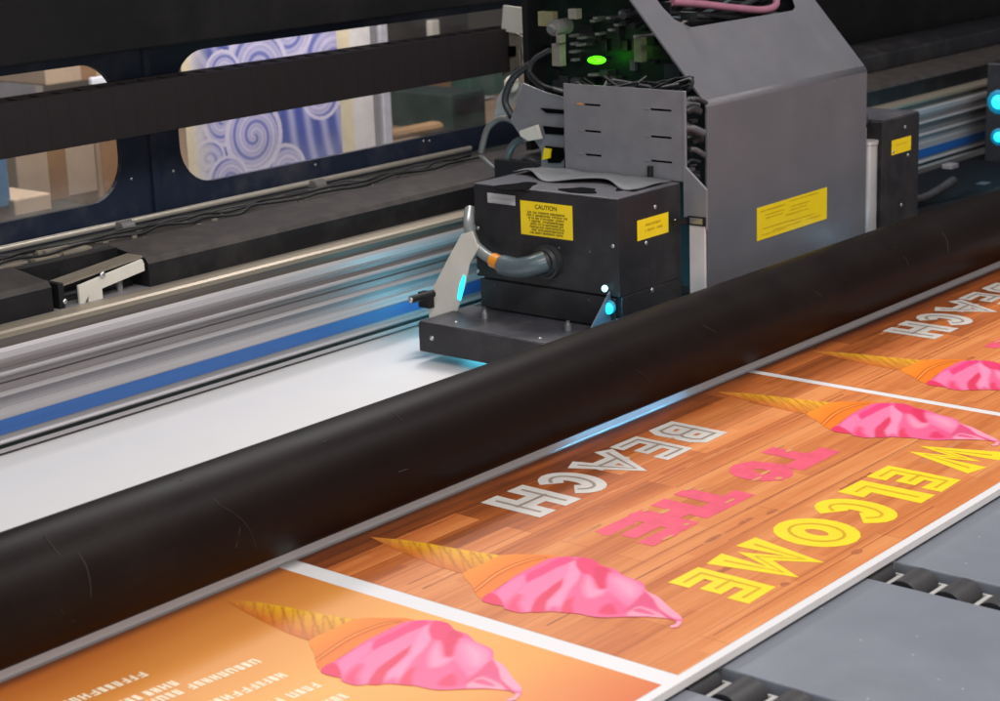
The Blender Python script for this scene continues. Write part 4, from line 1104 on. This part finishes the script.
r_, q = bg('steel_cabinet', -70, 44, 66, 118, 6.0, .5, mat('grey_cabinet', (146, 142, 134), .5, metal=.2, var=.15, vscale=3), 'grey metal cabinet behind the boxes in the left window', 'cabinet')
for k in range(3):
    mb = MB(); z = q[2] + (q[3] - q[2]) * (k + .5) / 3; mb.box(q[0] + .05, q[1] - .05, 5.985, 5.999, z - .03, z + .03); obj('drawer', mb, PLATE, r_)
r_, q = bg('light_tube', 92, 116, 76, 84, 4.8, .02, mat('white_enamel', (232, 232, 236), .4), 'short white metal strip leaning among boxes in the left window', 'strip')
# things right of the banner
for (u0, u1, m, lab) in ((370, 377, mat('grey_post', (150, 148, 150), .5), 'grey post right of the banner'), (381, 389, mat('white_post', (206, 204, 210), .5), 'pale post second to the right of the banner')):
    r_, q = bg('upright_post', u0, u1, -60, 175, 4.1, .05, m, lab, 'post', 'posts beside the banner', .003)
    mb = MB(); mb.box(q[0] - .02, q[1] + .02, 4.08, 4.17, q[2] - .02, q[2]); obj('foot', mb, BLK2, r_)
r_, q = bg('shelf_unit', 388, 470, 10, 108, 6.2, .5, mat('dark_brown_shelf', (66, 58, 54), .7, var=.2, vscale=3), 'dark brown shelf unit far behind the right window', 'shelf')
for k in range(5):
    xx = q[0] + (q[1] - q[0]) * (k + .3) / 5; mb = MB(); mb.box(xx, xx + .10, 6.1, 6.199, q[3] - .5, q[3] - .22); obj('shelf_item', mb, random.choice((TAN, CREAM, NAVY, BLK2)), r_, bevel=.004)
r_, q = bg('green_crate', 470, 520, 64, 108, 5.2, .4, mat('green_plastic', (40, 78, 62), .5, var=.25, vscale=9), 'dark green crate behind the right window beside the carriage', 'crate')
mb = MB(); mb.box(q[0] - .02, q[1] + .02, 5.18, 5.62, q[3], q[3] + .03); obj('rim', mb, BLK2, r_)
r_, q = bg('brown_panel', 424, 452, 78, 112, 5.25, .1, mat('orange_brown_panel', (138, 98, 68), .7, var=.1, vscale=6), 'orange brown board standing behind the right window', 'board')
r_, q = bg('green_bin', 388, 422, 86, 112, 5.3, .3, mat('muted_green', (84, 96, 80), .7, var=.2, vscale=6), 'muted green bin behind the right window near the posts', 'bin')
r_, q = bg('blue_rag', 405, 438, 108, 116, 5.0, .2, mat('navy_cloth', (38, 46, 74), .8, var=.2), 'dark navy cloth bundle on the paper behind the right window', 'cloth', None, .02)
r_, q = bg('dark_carton', 452, 486, 92, 128, 4.5, .3, mat('green_black_plastic', (28, 48, 42), .5, var=.3, vscale=12), 'small dark green box on the work table behind the right window', 'box', None, .006)
mb = MB(); mb.box(q[0] + .02, q[1] - .02, 4.49, 4.499, (q[2] + q[3]) / 2, q[3] - .02); obj('handle', mb, BLK2, r_)
r_, q = bg('paper_roll', 396, 446, 126, 136, 4.15, .06, mat('kraft_roll', (164, 128, 88), .7, var=.1), 'long tan paper roll at the near edge of the work table', 'paper roll', None, .02)
r_, q = bg('hanging_sign', 432, 440, 20, 44, 5.0, .03, CREAM, 'narrow pale strip hanging in front of the dark shelf', 'strip')
# worktable with brown paper
wt = empty('work_table', (4.9, 4.6, -.9), 'tan work table covered in brown paper behind the right window', 'table')
mb = MB(); mb.box(3.95, 7.2, 4.25, 6.0, -.06, -.02); obj('table_top', mb, CARD, wt, bevel=.004)
for x, y in ((4.0, 4.3), (7.1, 4.3), (4.0, 5.9), (7.1, 5.9)):
    mb = MB(); mb.box(x, x + .06, y, y + .06, -.9, -.0605); obj('leg', mb, BLK2, wt)
sh = MB()
for k in range(7):
    x = 4.1 + k * .42; a = random.uniform(-.3, .3); w, d = random.uniform(.2, .45), random.uniform(.2, .4); y = random.uniform(4.4, 5.2)
    ca, sa = math.cos(a), math.sin(a); z = -.019 + k * .002
    p = [(x + ca * i - sa * j, y + sa * i + ca * j, z) for i, j in ((0, 0), (w, 0), (w, d), (0, d))]
    sh.add(p, [(0, 1, 2, 3)], k % 3)
o = obj('paper_sheets', sh, [CARD, WLAB, TAPE], loc=(4.9, 4.6, -.02)); tag(o, 'scattered brown and grey paper sheets on the work table behind the right window', 'paper')

# ---------------------------------------------------------------- light
w = bpy.data.worlds.new('World'); sc.world = w; w.use_nodes = True
w.node_tree.nodes['Background'].inputs[0].default_value = (.72, .78, .9, 1); w.node_tree.nodes['Background'].inputs[1].default_value = .16
def area(name, loc, target, sx, sy, power, col=(1, 1, 1), vis=True):
    l = bpy.data.lights.new(name, 'AREA'); l.shape = 'RECTANGLE'; l.size = sx; l.size_y = sy; l.energy = power; l.color = col
    o = bpy.data.objects.new(name, l); COL.objects.link(o); o.location = loc
    o.rotation_euler = (Vector(target) - Vector(loc)).to_track_quat('-Z', 'Y').to_euler(); return o
area('ceiling_light', (.6, -.2, 3.2), (2.4, 2.0, 0), 3.0, .6, 95, (1, .97, .93))
area('ceiling_light', (3.6, .3, 3.2), (3.0, 2.0, 0), 3.0, .6, 70, (1, .97, .95))
area('ceiling_light', (-1.2, 2.2, 2.6), (2.4, 2.6, .1), 1.0, 2.0, 20, (.62, .82, 1))
area('front_fill', (-1.5, -3.2, 1.35), (2.4, 1.9, 0), 4.0, 1.3, 110, (1, .96, .93))  # added low fill, brightens the pale strip under the tube
area('workshop_fill', (3.3, 3.3, 1.9), (3.6, 3.85, .3), 1.6, .4, 85, (1, .97, .97))  # close light added to brighten the banner
area('workshop_fill', (4.0, 6.0, 3.0), (4.0, 5.5, 0), 4, 1.5, 55, (1, .95, .88))
def pt(name, loc, e, col, r=.02):
    l = bpy.data.lights.new(name, 'POINT'); l.energy = e; l.color = col; l.shadow_soft_size = r
    o = bpy.data.objects.new(name, l); COL.objects.link(o); o.location = loc; return o
CYN = (.12, .75, 1.0)
pt('ultraviolet_glow', (2.92, 2.58, .06), .45, CYN, .015)
pt('ultraviolet_glow', (2.80, 2.115, .13), .10, CYN, .01)
pt('ultraviolet_glow', (3.72, 2.085, .11), .05, (.3, .7, 1), .01)  # weak point added for the blue reflection low on the cover
area('ultraviolet_glow', (2.60, 1.972, .006), (2.60, 1.90, .006), .34, .008, .5, (.15, .6, 1))  # added under the tube, imitates ultraviolet light leaking out to the lip
area('ultraviolet_glow', (2.86, 2.3, .019), (2.86, 2.3, 0), .2, .36, .5, CYN)
pt('ultraviolet_glow', (EX0 - .16, 2.46, .19), .85, (.03, .42, .62), .03)
X, y, z = at_x(597, 60, 3.22); pt('indicator_glow', (X, y, z + .01), .035, (.3, 1, .1), .01)

sc.view_settings.view_transform = 'Standard'; sc.view_settings.look = 'None'; sc.view_settings.exposure = 0; sc.view_settings.gamma = 1
sc.render.engine = 'CYCLES'
try:
    sc.cycles.use_denoising = True; sc.cycles.denoiser = 'OPENIMAGEDENOISE'
except Exception: pass
sc.cycles.max_bounces = 8; sc.cycles.sample_clamp_indirect = 8
